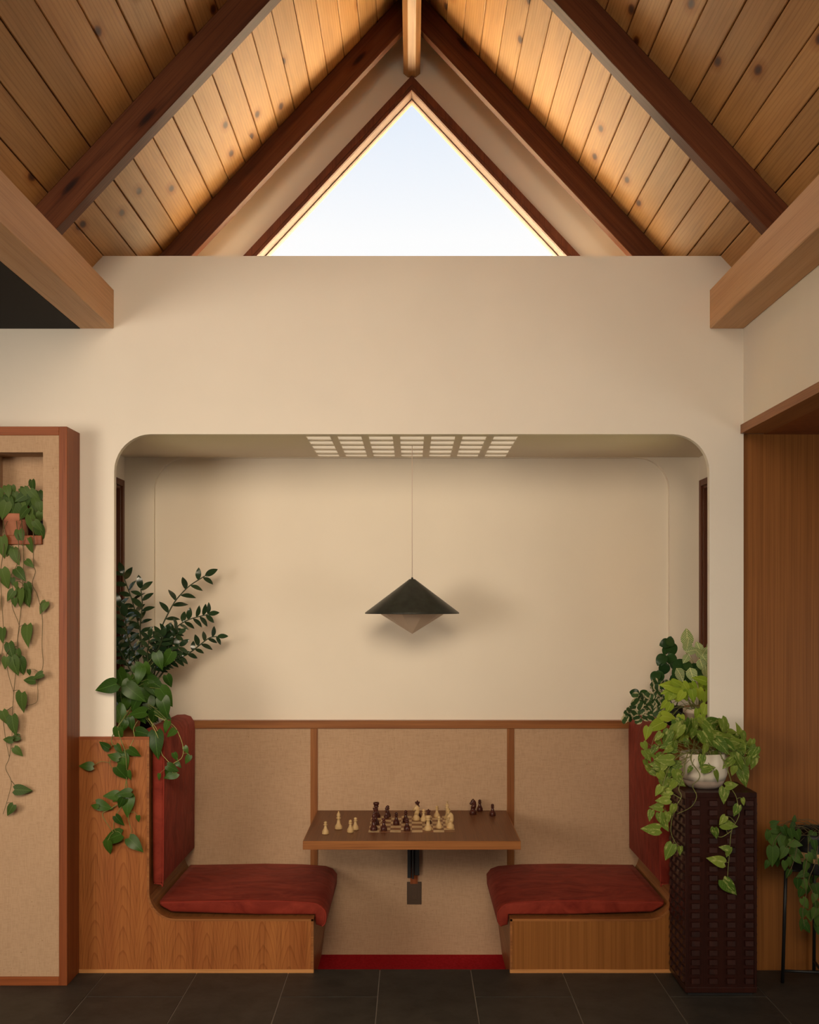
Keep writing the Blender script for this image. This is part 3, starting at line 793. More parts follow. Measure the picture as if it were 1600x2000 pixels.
# steel wall bracket under the table
box('bracket', -0.018, 0.018, 0.52, YB - 0.010, TZ - 0.062, TZ - 0.036, M['black'], tb, 0.002)
box('bracket', -0.022, -0.004, YB - 0.045, YB - 0.010, CAM_Z - (1711 - VY)/381.0, TZ - 0.062, M['black'], tb, 0.002)
box('bracket', 0.001, 0.010, YB - 0.055, YB - 0.010, CAM_Z - (1712 - VY)/381.0, TZ - 0.062, M['black'], tb, 0.002)
box('bracket', 0.013, 0.038, YB - 0.040, YB - 0.010, CAM_Z - (1706 - VY)/381.0, TZ - 0.062, M['black'], tb, 0.002)
box('wood_backing', -0.008, 0.030, YB - 0.024, YB - 0.010, CAM_Z - (1724 - VY)/381.0, TZ - 0.062, M['mahogany'], tb)

# outlet
zt_, zb_ = CAM_Z - (1723.8 - VY)/383.0, CAM_Z - (1768 - VY)/383.0
xl_, xr_ = (795 - VX)/383.0, (823.5 - VX)/383.0
ol = empty('wall_outlet', ((xl_ + xr_)/2, YB - 0.01, zb_)); tag(ol, 'dark brown double wall outlet below the table bracket', 'outlet')
box('cover_plate', xl_, xr_, YB - 0.016, YB - 0.010, zb_, zt_, M['outlet'], ol, 0.0015)
xc_, zc_ = (xl_ + xr_)/2, (zb_ + zt_)/2
box('receptacle', xc_ - 0.017, xc_ + 0.017, YB - 0.0185, YB - 0.015, zc_ - 0.034, zc_ + 0.034, M['outlet'], ol, 0.001)
for dz in (-0.018, 0.018):
    for dx, hh in ((-0.007, 0.0045), (0.007, 0.0055)):
        box('slot', xc_ + dx - 0.0012, xc_ + dx + 0.0012, YB - 0.0188, YB - 0.018, zc_ + dz - hh + 0.003, zc_ + dz + hh + 0.003, M['outlet_hole'], ol)
    box('slot', xc_ - 0.002, xc_ + 0.002, YB - 0.0188, YB - 0.018, zc_ + dz - 0.009, zc_ + dz - 0.0055, M['outlet_hole'], ol)

# ------------------------------------------------------------------ chess pieces
def prof_base(h, rb):
    return [(0, 0), (rb, 0), (rb, 0.004), (rb*0.97, 0.007), (rb*1.0, 0.010), (rb*0.94, 0.014), (rb*0.72, 0.020), (rb*0.52, 0.026)]
def piece_mesh(kind):
    bm = bmesh.new()
    if kind == 'pawn':
        p = prof_base(0, 0.0155) + [(0.0062, 0.034), (0.0055, 0.039), (0.0095, 0.041), (0.0095, 0.043), (0.005, 0.0445)]
        p += [(0.0078*math.sin(a), 0.0505 - 0.0078*math.cos(a)) for a in (0.8, 1.2, 1.57, 2.0, 2.5)] + [(0, 0.0583)]
        bm_lathe(bm, p, n=18)
    elif kind == 'rook':
        p = prof_base(0, 0.0185) + [(0.0088, 0.036), (0.0078, 0.046), (0.0125, 0.049), (0.0105, 0.052), (0.0105, 0.056), (0.0135, 0.060), (0.0135, 0.068), (0.010, 0.068), (0.010, 0.064), (0, 0.064)]
        bm_lathe(bm, p, n=20)
    elif kind == 'bishop':
        p = prof_base(0, 0.0175) + [(0.0078, 0.036), (0.006, 0.048), (0.0115, 0.051), (0.0115, 0.053), (0.006, 0.055), (0.0085, 0.060), (0.0092, 0.066), (0.007, 0.073), (0.003, 0.078), (0.0036, 0.0805), (0.0025, 0.083), (0, 0.084)]
        bm_lathe(bm, p, n=20)
    elif kind in ('queen', 'king'):
        h = 0.006 if kind == 'king' else 0.0
        p = prof_base(0, 0.0195) + [(0.0092, 0.038), (0.007, 0.055 + h), (0.0135, 0.058 + h), (0.0135, 0.060 + h), (0.0075, 0.062 + h), (0.0085, 0.068 + h), (0.013, 0.078 + h), (0.0095, 0.081 + h), (0.004, 0.084 + h), (0.0042, 0.088 + h), (0, 0.091 + h)]
        bm_lathe(bm, p, n=20)
        if kind == 'king':
            bm_box(bm, -0.0018, 0.0018, -0.0018, 0.0018, 0.095, 0.108); bm_box(bm, -0.005, 0.005, -0.0018, 0.0018, 0.100, 0.1035)
        else:
            for k in range(8):
                a = k*math.pi/4; bm_box(bm, 0.0115*math.cos(a) - 0.0018, 0.0115*math.cos(a) + 0.0018, 0.0115*math.sin(a) - 0.0018, 0.0115*math.sin(a) + 0.0018, 0.077, 0.0825)
    elif kind == 'knight':
        p = prof_base(0, 0.0185) + [(0.0105, 0.028), (0.0, 0.029)]
        bm_lathe(bm, p, n=20)
        # horse head and neck in side view, facing -X, in three slices of thickness
        out = [(0.012, 0.026), (0.0155, 0.036), (0.0165, 0.048), (0.0150, 0.060), (0.0105, 0.069), (0.004, 0.0735), (0.0015, 0.0775), (-0.0025, 0.0735), (-0.0075, 0.069), (-0.0125, 0.060), (-0.0175, 0.0525), (-0.0165, 0.0475), (-0.012, 0.0465), (-0.0055, 0.050), (-0.001, 0.049), (-0.004, 0.043), (-0.0085, 0.036), (-0.0105, 0.028)]
        cx = sum(x for x, z in out)/len(out); cz = sum(z for x, z in out)/len(out)
        rings = []
        for yy, k in ((-0.0085, 0.70), (-0.006, 0.95), (0.006, 0.95), (0.0085, 0.70)):
            rings.append([bm.verts.new((cx + (x - cx)*k, yy, cz + (z - cz)*k if z > 0.03 else z)) for x, z in out])
        N = len(out)
        for a, b_ in zip(rings, rings[1:]):
            for i in range(N): bm.faces.new((a[i], a[(i+1) % N], b_[(i+1) % N], b_[i]))
        bm.faces.new(rings[0]); bm.faces.new(rings[-1])
    bmesh.ops.recalc_face_normals(bm, faces=bm.faces)
    me = bpy.data.meshes.new('chess_' + kind); bm.to_mesh(me); bm.free(); smooth(me)
    return me
PM = {}
def piece(kind, col, px, py, label, rz=0.0, k=1.0):
    key = (kind, col)
    if key not in PM:
        me = piece_mesh(kind); me.materials.append(M['boxwood'] if col == 'w' else M['rosewood']); PM[key] = me
    Y = D0 * (HT*440.0)/(py - 2.0 - VY) - D0
    o = bpy.data.objects.new('chess_' + kind, PM[key]); COL.objects.link(o)
    o.location = ((px - VX)/PXM(Y), Y, TZ + 0.0009)
    o.scale = (k, k, k); o.rotation_euler = (0, 0, rz)
    tag(o, label, 'chess piece', 'pale chess pieces' if col == 'w' else 'dark chess pieces')
piece('pawn', 'w', 635.8, 1631, 'pale pawn off the board, nearest the table\'s left front corner')
piece('bishop', 'w', 661.4, 1621.5, 'pale bishop standing off the board among three pale pawns')
piece('pawn', 'w', 684.5, 1628, 'front pawn of the touching pale pair off the board')
piece('pawn', 'w', 694.3, 1622.8, 'rear pawn of the touching pale pair off the board')
piece('bishop', 'b', 730.4, 1624, 'front dark bishop of the row on the board\'s edge nearest the pale bishop')
piece('queen', 'b', 733.5, 1612, 'dark queen between a dark bishop and a dark rook', 0, 0.95)
piece('rook', 'b', 735.0, 1598.5, 'dark rook at the rear corner of the board', 0, 1.08)
piece('pawn', 'b', 749.8, 1624.3, 'dark pawn on the front row beside the dark bishop')
piece('bishop', 'b', 754.8, 1600.5, 'short dark bishop at the rear, left of the middle pawns', 0, 0.72)
piece('pawn', 'b', 757.6, 1598, 'dark pawn close behind the short dark bishop', 0, 1.0)
piece('pawn', 'b', 774.2, 1612.5, 'dark pawn standing alone mid board, left of centre')
piece('pawn', 'b', 792.7, 1608, 'rear dark pawn of the pair at the board\'s centre')
piece('pawn', 'b', 795.3, 1624, 'front dark pawn of the pair at the board\'s centre')
piece('knight', 'w', 813.3, 1604.2, 'pale knight at the rear with a dark finial showing above it')
piece('queen', 'b', 815.4, 1597.5, 'dark queen hidden behind the pale knight', 0, 0.9)
piece('pawn', 'w', 827.7, 1606, 'pale pawn half hidden behind the pale rook')
piece('queen', 'b', 837.0, 1611, 'dark queen with crown showing behind the pale rook', 0, 0.78)
piece('rook', 'w', 836.3, 1624, 'pale rook on the front row of the board')
piece('pawn', 'w', 853.5, 1599, 'pale pawn on the rear row near the pale king')
piece('pawn', 'w', 857.3, 1620, 'pale pawn between the pale rook and front knight')
piece('king', 'w', 873.6, 1602, 'tallest pale piece, a king at the rear of the right edge', 0.3, 0.82)
piece('queen', 'w', 876.2, 1610.5, 'pale queen between the pale king and front knight', 0, 0.82)
piece('knight', 'w', 879.8, 1619.8, 'pale knight at the front of the right edge')
piece('knight', 'b', 924.0, 1592, 'dark knight off the board', 0.2)
piece('pawn', 'b', 937.2, 1586, 'dark pawn off the board right beside the dark knight')
piece('pawn', 'b', 962.2, 1595, 'lone dark pawn off the board nearest the right batten')

# ------------------------------------------------------------------ pendant lamp
LY = 0.384; LS = PXM(LY); LX = (805.2 - VX)/LS
pz = lambda py: CAM_Z - (py - VY)/LS
pl_ = empty('pendant_lamp', (LX, LY, pz(1238))); tag(pl_, 'charcoal cone pendant lamp with a smaller taupe cone below', 'lamp')
bm = bmesh.new(); bm_tube(bm, [(LX, LY, pz(1132)), (LX, LY, 2.1), (LX, LY, ZC + 0.02)], 0.0016, 8); from_bm('cord', bm, M['cord'], pl_, True)
lathe('shade', [(0.0, pz(1131)), (0.014, pz(1131)), (0.0165, pz(1132)), (92.0/LS, pz(1196.5)), (92.0/LS, pz(1198.5)), (91.0/LS, pz(1199)), (0.013, pz(1134.5))], (LX, LY, 0), M['shade'], pl_, 64)
lathe('cap', [(0.0, pz(1127.5)), (0.004, pz(1127.5)), (0.006, pz(1131)), (0.0, pz(1131))], (LX, LY, 0), M['shade'], pl_, 16)
dr = 61.0/LS
bm = bmesh.new(); bm_lathe(bm, [(dr*0.1, pz(1190)), (dr*1.06, pz(1196)), (dr*1.0, pz(1200)), (0.006, pz(1236.5)), (0.0, pz(1238))], LX, LY, 0, 10)
from_bm('diffuser', bm, M['diffuser'], pl_)

# ------------------------------------------------------------------ burlap partition with niche
YPN = -0.186; SPN = PXM(YPN)
q = lambda px: (px - VX)/SPN
qz = lambda py: CAM_Z - (py - VY)/SPN
pt = empty('display_partition', (-1.9, -0.09, 0)); tag(pt, 'burlap-faced partition with a mahogany frame and a plant niche', 'partition')
XL = -2.75; xs = q(115); zt1, zb1 = qz(833), 0.0
box('frame_stile', xs, -XW - 0.0005, YPN, -0.001, 0.0, zt1, M['mahogany'], pt, 0.0015, 1)
box('frame_stile', XL - 0.04, XL, YPN, -0.001, 0.0, zt1, M['mahogany'], pt, 0.0015, 1)
box('frame_rail', XL, xs, YPN, -0.001, qz(850), zt1, M['mahogany_h'], pt, 0.0015, 1)
box('frame_rail', XL, xs, YPN, -0.001, 0.0, qz(1908), M['mahogany_h'], pt, 0.0015, 1)
nx0, nx1, nz0, nz1 = -1.805, q(83), qz(1063.5), qz(883)
bm = bmesh.new(); yb_ = YPN + 0.006
z0_, z1_ = qz(1908), qz(850)
bm_box(bm, XL, nx0, yb_, yb_ + 0.012, z0_, z1_); bm_box(bm, nx1, xs, yb_, yb_ + 0.012, z0_, z1_)
bm_box(bm, nx0, nx1, yb_, yb_ + 0.012, z0_, nz0); bm_box(bm, nx0, nx1, yb_, yb_ + 0.012, nz1, z1_)
from_bm('burlap_face', bm, M['burlap'], pt)
bm = bmesh.new(); yn = -0.03
bm_box(bm, nx0 - 0.01, nx0, yb_ + 0.012, yn, nz0, nz1); bm_box(bm, nx1, nx1 + 0.01, yb_ + 0.012, yn, nz0, nz1)
bm_box(bm, nx0 - 0.01, nx1 + 0.01, yb_ + 0.012, yn, nz1, nz1 + 0.01); bm_box(bm, nx0 - 0.01, nx1 + 0.01, yn, yn + 0.01, nz0, nz1 + 0.01)
from_bm('niche_lining', bm, M['burlap'], pt)
tr = empty('shelf_tray', (0, 0, 0)); tr.parent = pt; tr.matrix_parent_inverse = Matrix.Translation(-Vector(pt.location))
box('tray_bottom', nx0 + 0.001, nx1 - 0.001, yb_, yn - 0.001, nz0, nz0 + 0.010, M['mahogany_h'], tr)
box('tray_front', nx0 + 0.001, nx1 - 0.001, YPN - 0.010, yb_ - 0.0005, nz0, qz(1046), M['mahogany_h'], tr, 0.002, 1)

# ------------------------------------------------------------------ carved pedestal
PY0 = -0.31; PS = PXM(PY0)
px0, px1 = (1339 - VX)/PS, (1479 - VX)/PS
PZ = CAM_Z - (1548 - VY)/PS
pd = empty('carved_pedestal', ((px0 + px1)/2, PY0 + 0.145, 0)); tag(pd, 'dark carved wooden pedestal with rows of small blocks beside the bench', 'pedestal')
PYB = -0.022
box('body', px0 + 0.004, px1 - 0.004, PY0 + 0.004, PYB - 0.004, 0.012, PZ - 0.002, M['ped'], pd)
box('top', px0, px1, PY0, PYB, PZ - 0.022, PZ, M['ped'], pd, 0.002)
box('plinth', px0 + 0.015, px1 - 0.015, PY0 + 0.015, PYB - 0.015, 0.0, 0.012, M['black'], pd)
box('bottom_rail', px0, px1, PY0, PYB, 0.012, 0.035, M['ped'], pd, 0.002)
for x_ in (px0, px1 - 0.012):
    for y_ in (PY0, PYB - 0.012):
        box('corner_post', x_, x_ + 0.012, y_, y_ + 0.012, 0.035, PZ - 0.022, M['ped'], pd, 0.002)
me = bpy.data.meshes.new('carved_block'); bm = bmesh.new()
hw, hh = 0.0185, 0.0125
v = [bm.verts.new(p_) for p_ in ((-hw,0,-hh),(hw,0,-hh),(hw,0,hh),(-hw,0,hh),(-hw+0.002,-0.013,-hh+0.003),(hw-0.002,-0.013,-hh+0.003),(hw-0.002,-0.009,hh-0.002),(-hw+0.002,-0.009,hh-0.002))]
for f in ((0,1,5,4),(1,2,6,5),(2,3,7,6),(3,0,4,7),(4,5,6,7),(0,3,2,1)): bm.faces.new([v[i] for i in f])
bmesh.ops.recalc_face_normals(bm, faces=bm.faces); bm.to_mesh(me); bm.free(); me.materials.append(M['ped'])
rows_z = [0.062 + i*(PZ - 0.062 - 0.045)/19.0 for i in range(20)]
cx_ = [(px_ - VX)/PS for px_ in (1358.5, 1393, 1428, 1463.5)]
cyd = [PY0 + 0.04 + i*0.07 for i in range(4)]
pdi = Matrix.Translation(-Vector(pd.location))
for z_ in rows_z:
    for c_ in cx_:
        ob = bpy.data.objects.new('carved_block', me); COL.objects.link(ob); ob.parent = pd; ob.matrix_parent_inverse = pdi
        ob.location = (c_, PY0 + 0.0045, z_)
    for c_ in cyd:
        for xx, rz in ((px0 + 0.0045, -90), (px1 - 0.0045, 90)):
            ob = bpy.data.objects.new('carved_block', me); COL.objects.link(ob); ob.parent = pd; ob.matrix_parent_inverse = pdi
            ob.location = (xx, c_, z_); ob.rotation_euler = (0, 0, R(rz))

# ------------------------------------------------------------------ plants
def leaf_mesh(kind):
    NL, NW = 9, 2
    bm = bmesh.new()
    W = {
        'heart': lambda t: 0.345*(math.sin(math.pi*min(1, t*0.93 + 0.07)**0.60))**0.92 * (1 - 0.15*t),
        'oval':  lambda t: 0.235*math.sin(math.pi*t**0.92)**0.8,
        'round': lambda t: 0.43*math.sin(math.pi*t**0.85)**0.62,
        'lance': lambda t: 0.30*math.sin(math.pi*t**0.75)**0.85,
    }[kind]
    grid = []
    for i in range(NL + 1):
        t = i/NL
        w = W(min(max(t, 0.0), 1.0)) if 0 < t < 1 else 0.0
        if i == 0 and kind == 'heart': w = 0.17
        row = []
        for j in range(-NW, NW + 1):
            u = j/NW
            yb2 = t
            if kind == 'heart' and i <= 2: yb2 = t - 0.12*abs(u)*(1 - i/3.0)
            z = -0.22*t*t + 0.16*abs(u)*w - 0.03*abs(u)
            row.append(bm.verts.new((u*w, yb2, z)))
        grid.append(row)
    for i in range(NL):
        for j in range(2*NW):
            bm.faces.new((grid[i][j], grid[i][j+1], grid[i+1][j+1], grid[i+1][j]))
    bmesh.ops.remove_doubles(bm, verts=bm.verts, dist=1e-5)
    me = bpy.data.meshes.new('leaf'); bm.to_mesh(me); bm.free(); smooth(me)
    return me
LM = {}
def get_leaf(kind, mat):
    if (kind, mat) not in LM:
        me = leaf_mesh(kind); me.materials.append(M[mat]); LM[(kind, mat)] = me
    return LM[(kind, mat)]

class Plant:
    def __init__(self, name, label, base, kind, mat, stem, seed, group=None):
        self.root = empty(name, base); tag(self.root, label, 'plant', group)
        self.inv = Matrix.Translation(-Vector(base))
        self.kind, self.mat, self.stem = kind, mat, stem
        self.tilt = 0.45; self.size = 1.16; self.rng = random.Random(seed); self.nodes = []; self.pet = bmesh.new(); self.npet = 0; self.nl = 0
    def vine(self, pts, r=0.0022, name='vine', reg=True, mat=None):
        sp = spline(pts, 6)
        bm = bmesh.new(); bm_tube(bm, sp, r, 6, r*0.6); from_bm(name, bm, M[mat or self.stem], self.root, True)
        if reg: self.nodes += sp
        return sp
    def vine_px(self, pts, Y, r=0.0022, Y2=None, **k):
        m = len(pts) - 1
        return self.vine([P(p[0], p[1], (Y if Y2 is None else Y + (Y2 - Y)*i/m) + self.rng.uniform(-0.006, 0.006)) for i, p in enumerate(pts)], r, **k)
    def leaf3(self, basep, d, nrm, L, kind=None, mat=None, wscale=1.0):
        d = Vector(d).normalized(); nrm = Vector(nrm)
        nrm = (nrm - d*nrm.dot(d))
        if nrm.length < 1e-3: nrm = d.orthogonal()
        nrm.normalize(); x = d.cross(nrm)
        ob = bpy.data.objects.new('leaf', get_leaf(kind or self.kind, mat or self.mat)); COL.objects.link(ob)
        ob.parent = self.root; ob.matrix_parent_inverse = self.inv
        m = Matrix((x*L*wscale, d*L, nrm*L)).transposed().to_4x4(); m.translation = basep
        ob.matrix_basis = m
        self.nl += 1
    def petiole(self, a, b_, r=0.0013):
        a, b_ = Vector(a), Vector(b_)
        mid = (a + b_)/2 + Vector((0, 0, 0.18*(b_ - a).length))
        bm_tube(self.pet, spline([a, mid, b_], 4), r, 5, r*0.8); self.npet += 1
    def leaf(self, px, py, ln, ang=None, Y=0.0, src=None, kind=None, mat=None, tilt=0.45, ws=1.0, maxd=0.16):
        rg = self.rng
        if ang is None: ang = rg.uniform(40, 140)
        Y += rg.uniform(-0.012, 0.012)
        L = self.size*rg.uniform(0.92, 1.06)*ln/PXM(Y); tilt = max(tilt, self.tilt)
        a = R(ang + rg.uniform(-9, 9))
        d = Vector((math.cos(a), rg.uniform(-0.30, 0.20), -math.sin(a))).normalized()
        nrm = Vector((rg.uniform(-tilt, tilt), -1.0, rg.uniform(-0.05, 0.65)))
        c = P(px, py, Y)
        bp = c - d*L*0.5
        self.leaf3(bp, d, nrm, L, kind, mat, ws)
        s = src
        if s is None and self.nodes:
            s = min(self.nodes, key=lambda p_: (p_ - bp).length)
            if (s - bp).length > maxd: s = None
        if s is not None and (Vector(s) - bp).length > 0.004: self.petiole(s, bp)
    def done(self):
        if self.npet: from_bm('petioles', self.pet, M[self.stem], self.root, True)['kind'] = 'stuff'
        else: self.pet.free()

def pot(root, c, r0, r1, h, mat, rim=0.0, rimh=0.02, th=0.006, soil=True, n=40, name='pot'):
    x, y, z = c
    pr = [(0, 0), (r0*0.94, 0), (r0, 0.004)]
    if rim > 0: pr += [(r1, h - rimh), (r1 + rim, h - rimh + 0.002), (r1 + rim, h - 0.002), (r1 + rim - 0.002, h)]
    else: pr += [(r1, h - 0.002), (r1 - 0.002, h)]
    pr += [(r1 - th, h), (r1 - th, h - 0.025), (0, h - 0.025)]
    o = lathe(name, pr, c, M[mat], root, n)
    if soil: lathe('soil', [(0, h - 0.018), (r1 - th - 0.0005, h - 0.022), (r1 - th - 0.0005, h - 0.0246), (0, h - 0.0246)], c, M['soil'], o, 24)
    return o
ZL = 0.985
# ---- tall dark-leaved (zz) plant in the left alcove
zc = P(290, 1330, 0.50); zc.x = -1.352
zz = Plant('tall_glossy_plant', 'tall dark glossy plant with feathery upright stems in the left alcove', (zc.x, 0.50, ZL), 'oval', 'lf_zz', 'stem_dark', 5)
pot(zz.root, (zc.x, 0.50, ZL), 0.075, 0.098, 0.22, 'black_plastic')
def zz_stem(pts, Y0, Y1, r=0.0042, start=0.35, ll=0.056, step=0.026):
    ll *= 1.25
    sp = zz.vine_px(pts, Y0, r, Y1, name='stem', reg=False)
    tot = sum((b_ - a).length for a, b_ in zip(sp, sp[1:])); acc = 0; nxt = tot*start; side = 1
    for a, b_ in zip(sp, sp[1:]):
        t = (b_ - a); acc += t.length
        while acc > nxt and nxt < tot:
            td = t.normalized(); lat = td.cross(Vector((0, -1, 0))).normalized()
            fr_ = (nxt/tot)
            L = ll*(1.0 - 0.25*abs(fr_ - 0.75))*zz.rng.uniform(0.85, 1.1)
            d = td*zz.rng.uniform(0.55, 0.95) + lat*side + Vector((0, zz.rng.uniform(-0.5, 0.3), 0))
            nrm = td*0.6 + Vector((zz.rng.uniform(-.5, .5), -0.8, zz.rng.uniform(0, 0.6)))
            zz.leaf3(b_, d, nrm, L); side = -side; nxt += step*zz.rng.uniform(0.85, 1.15)
    zz.leaf3(sp[-1], (sp[-1] - sp[-3]) + Vector((0, -0.002, 0)), (0.2, -1, 0.4), ll*0.95)

zz_stem([(268, 1335), (270, 1290), (274, 1248), (273, 1230), (264, 1195), (257, 1169), (246, 1139), (241, 1122)], 0.50, 0.50)
zz_stem([(286, 1330), (280, 1280), (274, 1235), (276, 1202), (278, 1178), (275, 1150)], 0.50, 0.42, start=0.5)
zz_stem([(288, 1335), (293, 1290), (313, 1237), (318, 1220), (329, 1197), (341, 1176), (355, 1159), (372, 1143), (400, 1125)], 0.52, 0.62, start=0.52, step=0.036, ll=0.06)
zz_stem([(300, 1335), (306, 1290), (320, 1255), (337, 1234), (351, 1220), (372, 1209), (406, 1200)], 0.5, 0.58, start=0.35, ll=0.048, step=0.016)
zz_stem([(303, 1335), (320, 1311), (334, 1297), (355, 1283), (376, 1271), (390, 1260), (409, 1246), (424, 1243)], 0.5, 0.62, start=0.55, ll=0.046, step=0.021)
zz_stem([(280, 1335), (262, 1290), (245, 1240), (233, 1185)], 0.46, 0.36, start=0.3, ll=0.058, step=0.024)
zz_stem([(278, 1335), (266, 1290), (250, 1245), (244, 1205)], 0.44, 0.30, start=0.4, ll=0.06, step=0.022)
zz_stem([(292, 1335), (300, 1290), (308, 1260), (322, 1235)], 0.46, 0.40, start=0.35, ll=0.05, step=0.016)
zz_stem([(294, 1335), (308, 1300), (330, 1278), (350, 1262)], 0.48, 0.44, start=0.3, ll=0.05, step=0.016)
zz_stem([(272, 1335), (255, 1310), (240, 1280), (230, 1262)], 0.42, 0.34, start=0.25, ll=0.05, step=0.02)
zz_stem([(285, 1335), (290, 1300), (288, 1275), (292, 1245)], 0.40, 0.34, start=0.5, ll=0.045, step=0.02)
for pts_, a_, b_ in (([(290,1335),(300,1300),(312,1270),(330,1250),(347,1238)], 0.46, 0.44), ([(296,1335),(315,1305),(335,1290),(352,1281)], 0.46, 0.46), ([(276,1335),(258,1300),(244,1262),(236,1235)], 0.42, 0.36), ([(284,1335),(296,1290),(312,1262),(318,1244)], 0.42, 0.36), ([(288,1335),(304,1302),(322,1284),(330,1262)], 0.44, 0.40)):
    zz_stem(pts_, a_, b_, start=0.3, ll=0.044, step=0.013)
zz.done()

# ---- pothos with terracotta pot on the left ledge
pc = P(262, 1400, 0.19); pc.x = -1.325
ph = Plant('trailing_pothos', 'green pothos in an orange pot trailing over the bench end and cushion', (pc.x, 0.19, ZL), 'heart', 'lf_pothos', 'stem', 9)
pot(ph.root, (pc.x, 0.19, ZL), 0.058, 0.076, 0.165, 'terracotta_orange', 0.006, 0.035)
top = Vector((pc.x, 0.19, ZL + 0.15))
crown = [(205.5,1343,38,170,-0.06),(265,1355,43,35,0.03),(262,1376,31,120,0.05),(237,1328,36,70,0.12),(271,1321,29,100,0.10),(294,1321,29,10,0.14),(305,1336,36,35,0.10),(298,1346,32,50,0.08),(326,1363,42,60,0.06),(322,1382,36,80,0.06),(265,1393,33,172,0.03),(235,1401,42,70,0.03),(322,1395,29,45,0.08),(231,1437,29,95,-0.03),(281,1431,31,5,0.0),(304,1456,46,96,-0.04),(324,1420,23,110,0.0),(334,1433,19,130,-0.01),
 (245,1345,30,120,0.10),(252,1364,34,200,0.10),(285,1362,34,30,0.09),(290,1380,34,80,0.09),(243,1380,28,110,0.09),(306,1362,32,60,0.12),(228,1338,24,100,0.14),(275,1402,26,60,0.06),(300,1402,26,100,0.08),(312,1378,30,90,0.11),(250,1335,30,60,0.14),(318,1345,26,20,0.14),(262,1338,30,90,0.16),(280,1338,30,60,0.16),(256,1415,24,80,0.02),(240,1420,24,110,0.02)]
for px, py, ln, an, Y in crown: ph.leaf(px, py, ln, an, Y, src=top + Vector((ph.rng.uniform(-.04, .04), ph.rng.uniform(-.04, .02), -0.005)))
for k in range(26):
    ph.leaf(ph.rng.gauss(272, 26), ph.rng.gauss(1362, 24), ph.rng.uniform(24, 34), ph.rng.uniform(20, 160), 0.15, src=top + Vector((ph.rng.uniform(-.04, .04), ph.rng.uniform(-.02, .04), -0.005)))
for p_ in ([(262,1378,),(245,1400),(232,1425),(236,1445),(245,1470),(247,1500),(247,1520),(243,1545),(240,1570),(228,1590),(222,1612),(226,1625)],
           [(258,1378),(240,1405),(222,1432),(218,1450),(228,1462),(222,1475),(214,1490),(224,1506)],
           [(247,1525),(252,1555),(254,1580),(251,1600),(258,1625)], [(240,1565),(215,1580),(200,1590),(210,1610),(222,1626)]):
    Yv = -0.035
    sp = [P(a[0], a[1], 0.10 if a[1] < 1405 else (-0.02 if a[1] < 1440 else Yv + ph.rng.uniform(-.008, .004))) for a in p_]
    ph.vine(sp, 0.0024)
for p_ in ([(290,1390),(318,1405),(340,1418),(352,1440),(358,1462),(355,1480),(340,1490),(333,1496),(338,1510)], [(285,1392),(302,1425),(312,1450),(316,1472),(324,1482),(333,1492)], [(280,1392),(262,1420),(262,1440),(254,1458)], [(275,1390),(300,1415),(308,1428)]):
    ph.vine([P(a[0], a[1], 0.12 if a[1] < 1400 else 0.02 if a[1] < 1425 else -0.015) for a in p_], 0.0018, mat='stem_pale')
tail = [(202,1456,23,200),(220,1477,23,200),(167,1496,23,190),(241,1490,38,85),(239,1511,30,45),(263,1471,25,45),(216,1553,28,185),(241,1549,28,170),(203,1575,30,20),(184,1574,15,200),(235,1570,22,110),(248,1575,36,100),(233,1604,24,60),(216,1636,38,170),(211,1657,27,92),(265,1650,36,45),(270,1600,13,90),(226,1560,20,150),(252,1515,16,70),(232,1464,18,60)]
for px, py, ln, an in tail: ph.leaf(px, py, ln, an, -0.05)
for px, py, ln, an in [(364,1465,14,60),(366,1484,18,110),(343,1479,16,70),(349,1494,14,40),(338.5,1501,24,30),(332,1515,24,160),(310,1518,13,100),(326,1508,16,120)]: ph.leaf(px, py, ln, an, -0.02)
ph.done()

# ---- trailing plant in the partition niche
YN = -0.20
nc = Vector((q(6), -0.105, nz0 + 0.0105))
nc.x = -1.715
np_ = Plant('hanging_heartleaf', 'long trailing heart-leaved plant hanging from the partition niche', nc, 'heart', 'lf_niche', 'stem_brown', 21)
pot(np_.root, nc, 0.042, 0.056, 0.125, 'terracotta', 0.005, 0.03)
c2 = (q(62), -0.105, nz0 + 0.0105)
pot(np_.root, (-1.614, -0.105, nz0 + 0.0105), 0.027, 0.034, 0.095, 'black_plastic', name='nursery_pot')
tp = Vector((-1.69, -0.11, nz0 + 0.115))
ncr = [(26,958,17,80),(15,960,22,70),(63,951,22,80),(2,964,20,60),(40,972,26,150),(45,984,30,110),(62,984,30,75),(76,972,24,90),(54,964,22,60),(68,968,22,50),(26,1002,34,100),(38,998,30,95),(8,998,30,100),(0,990,30,80),(43,1004,26,135),(70,1000,22,80),(62,1028,38,82),(80,1040,28,70),(75,1028,22,60),(39,1050,28,85),(57,1067,26,80),(3,1070,36,95),(17,1078,20,110),(30,974,20,90),(48,960,18,40),(12,978,24,110),(58,1006,24,90),(78,992,22,80),(76,1012,20,100),(-8,1010,26,90),(-6,975,24,120),(20,985,22,70),(72,985,22,60)]
for px, py, ln, an in ncr: np_.leaf(px, py, ln, an, -0.165 if py < 1015 else YN, src=tp + Vector((np_.rng.uniform(-.05, .06), 0.0, np_.rng.uniform(-.02, .01))))
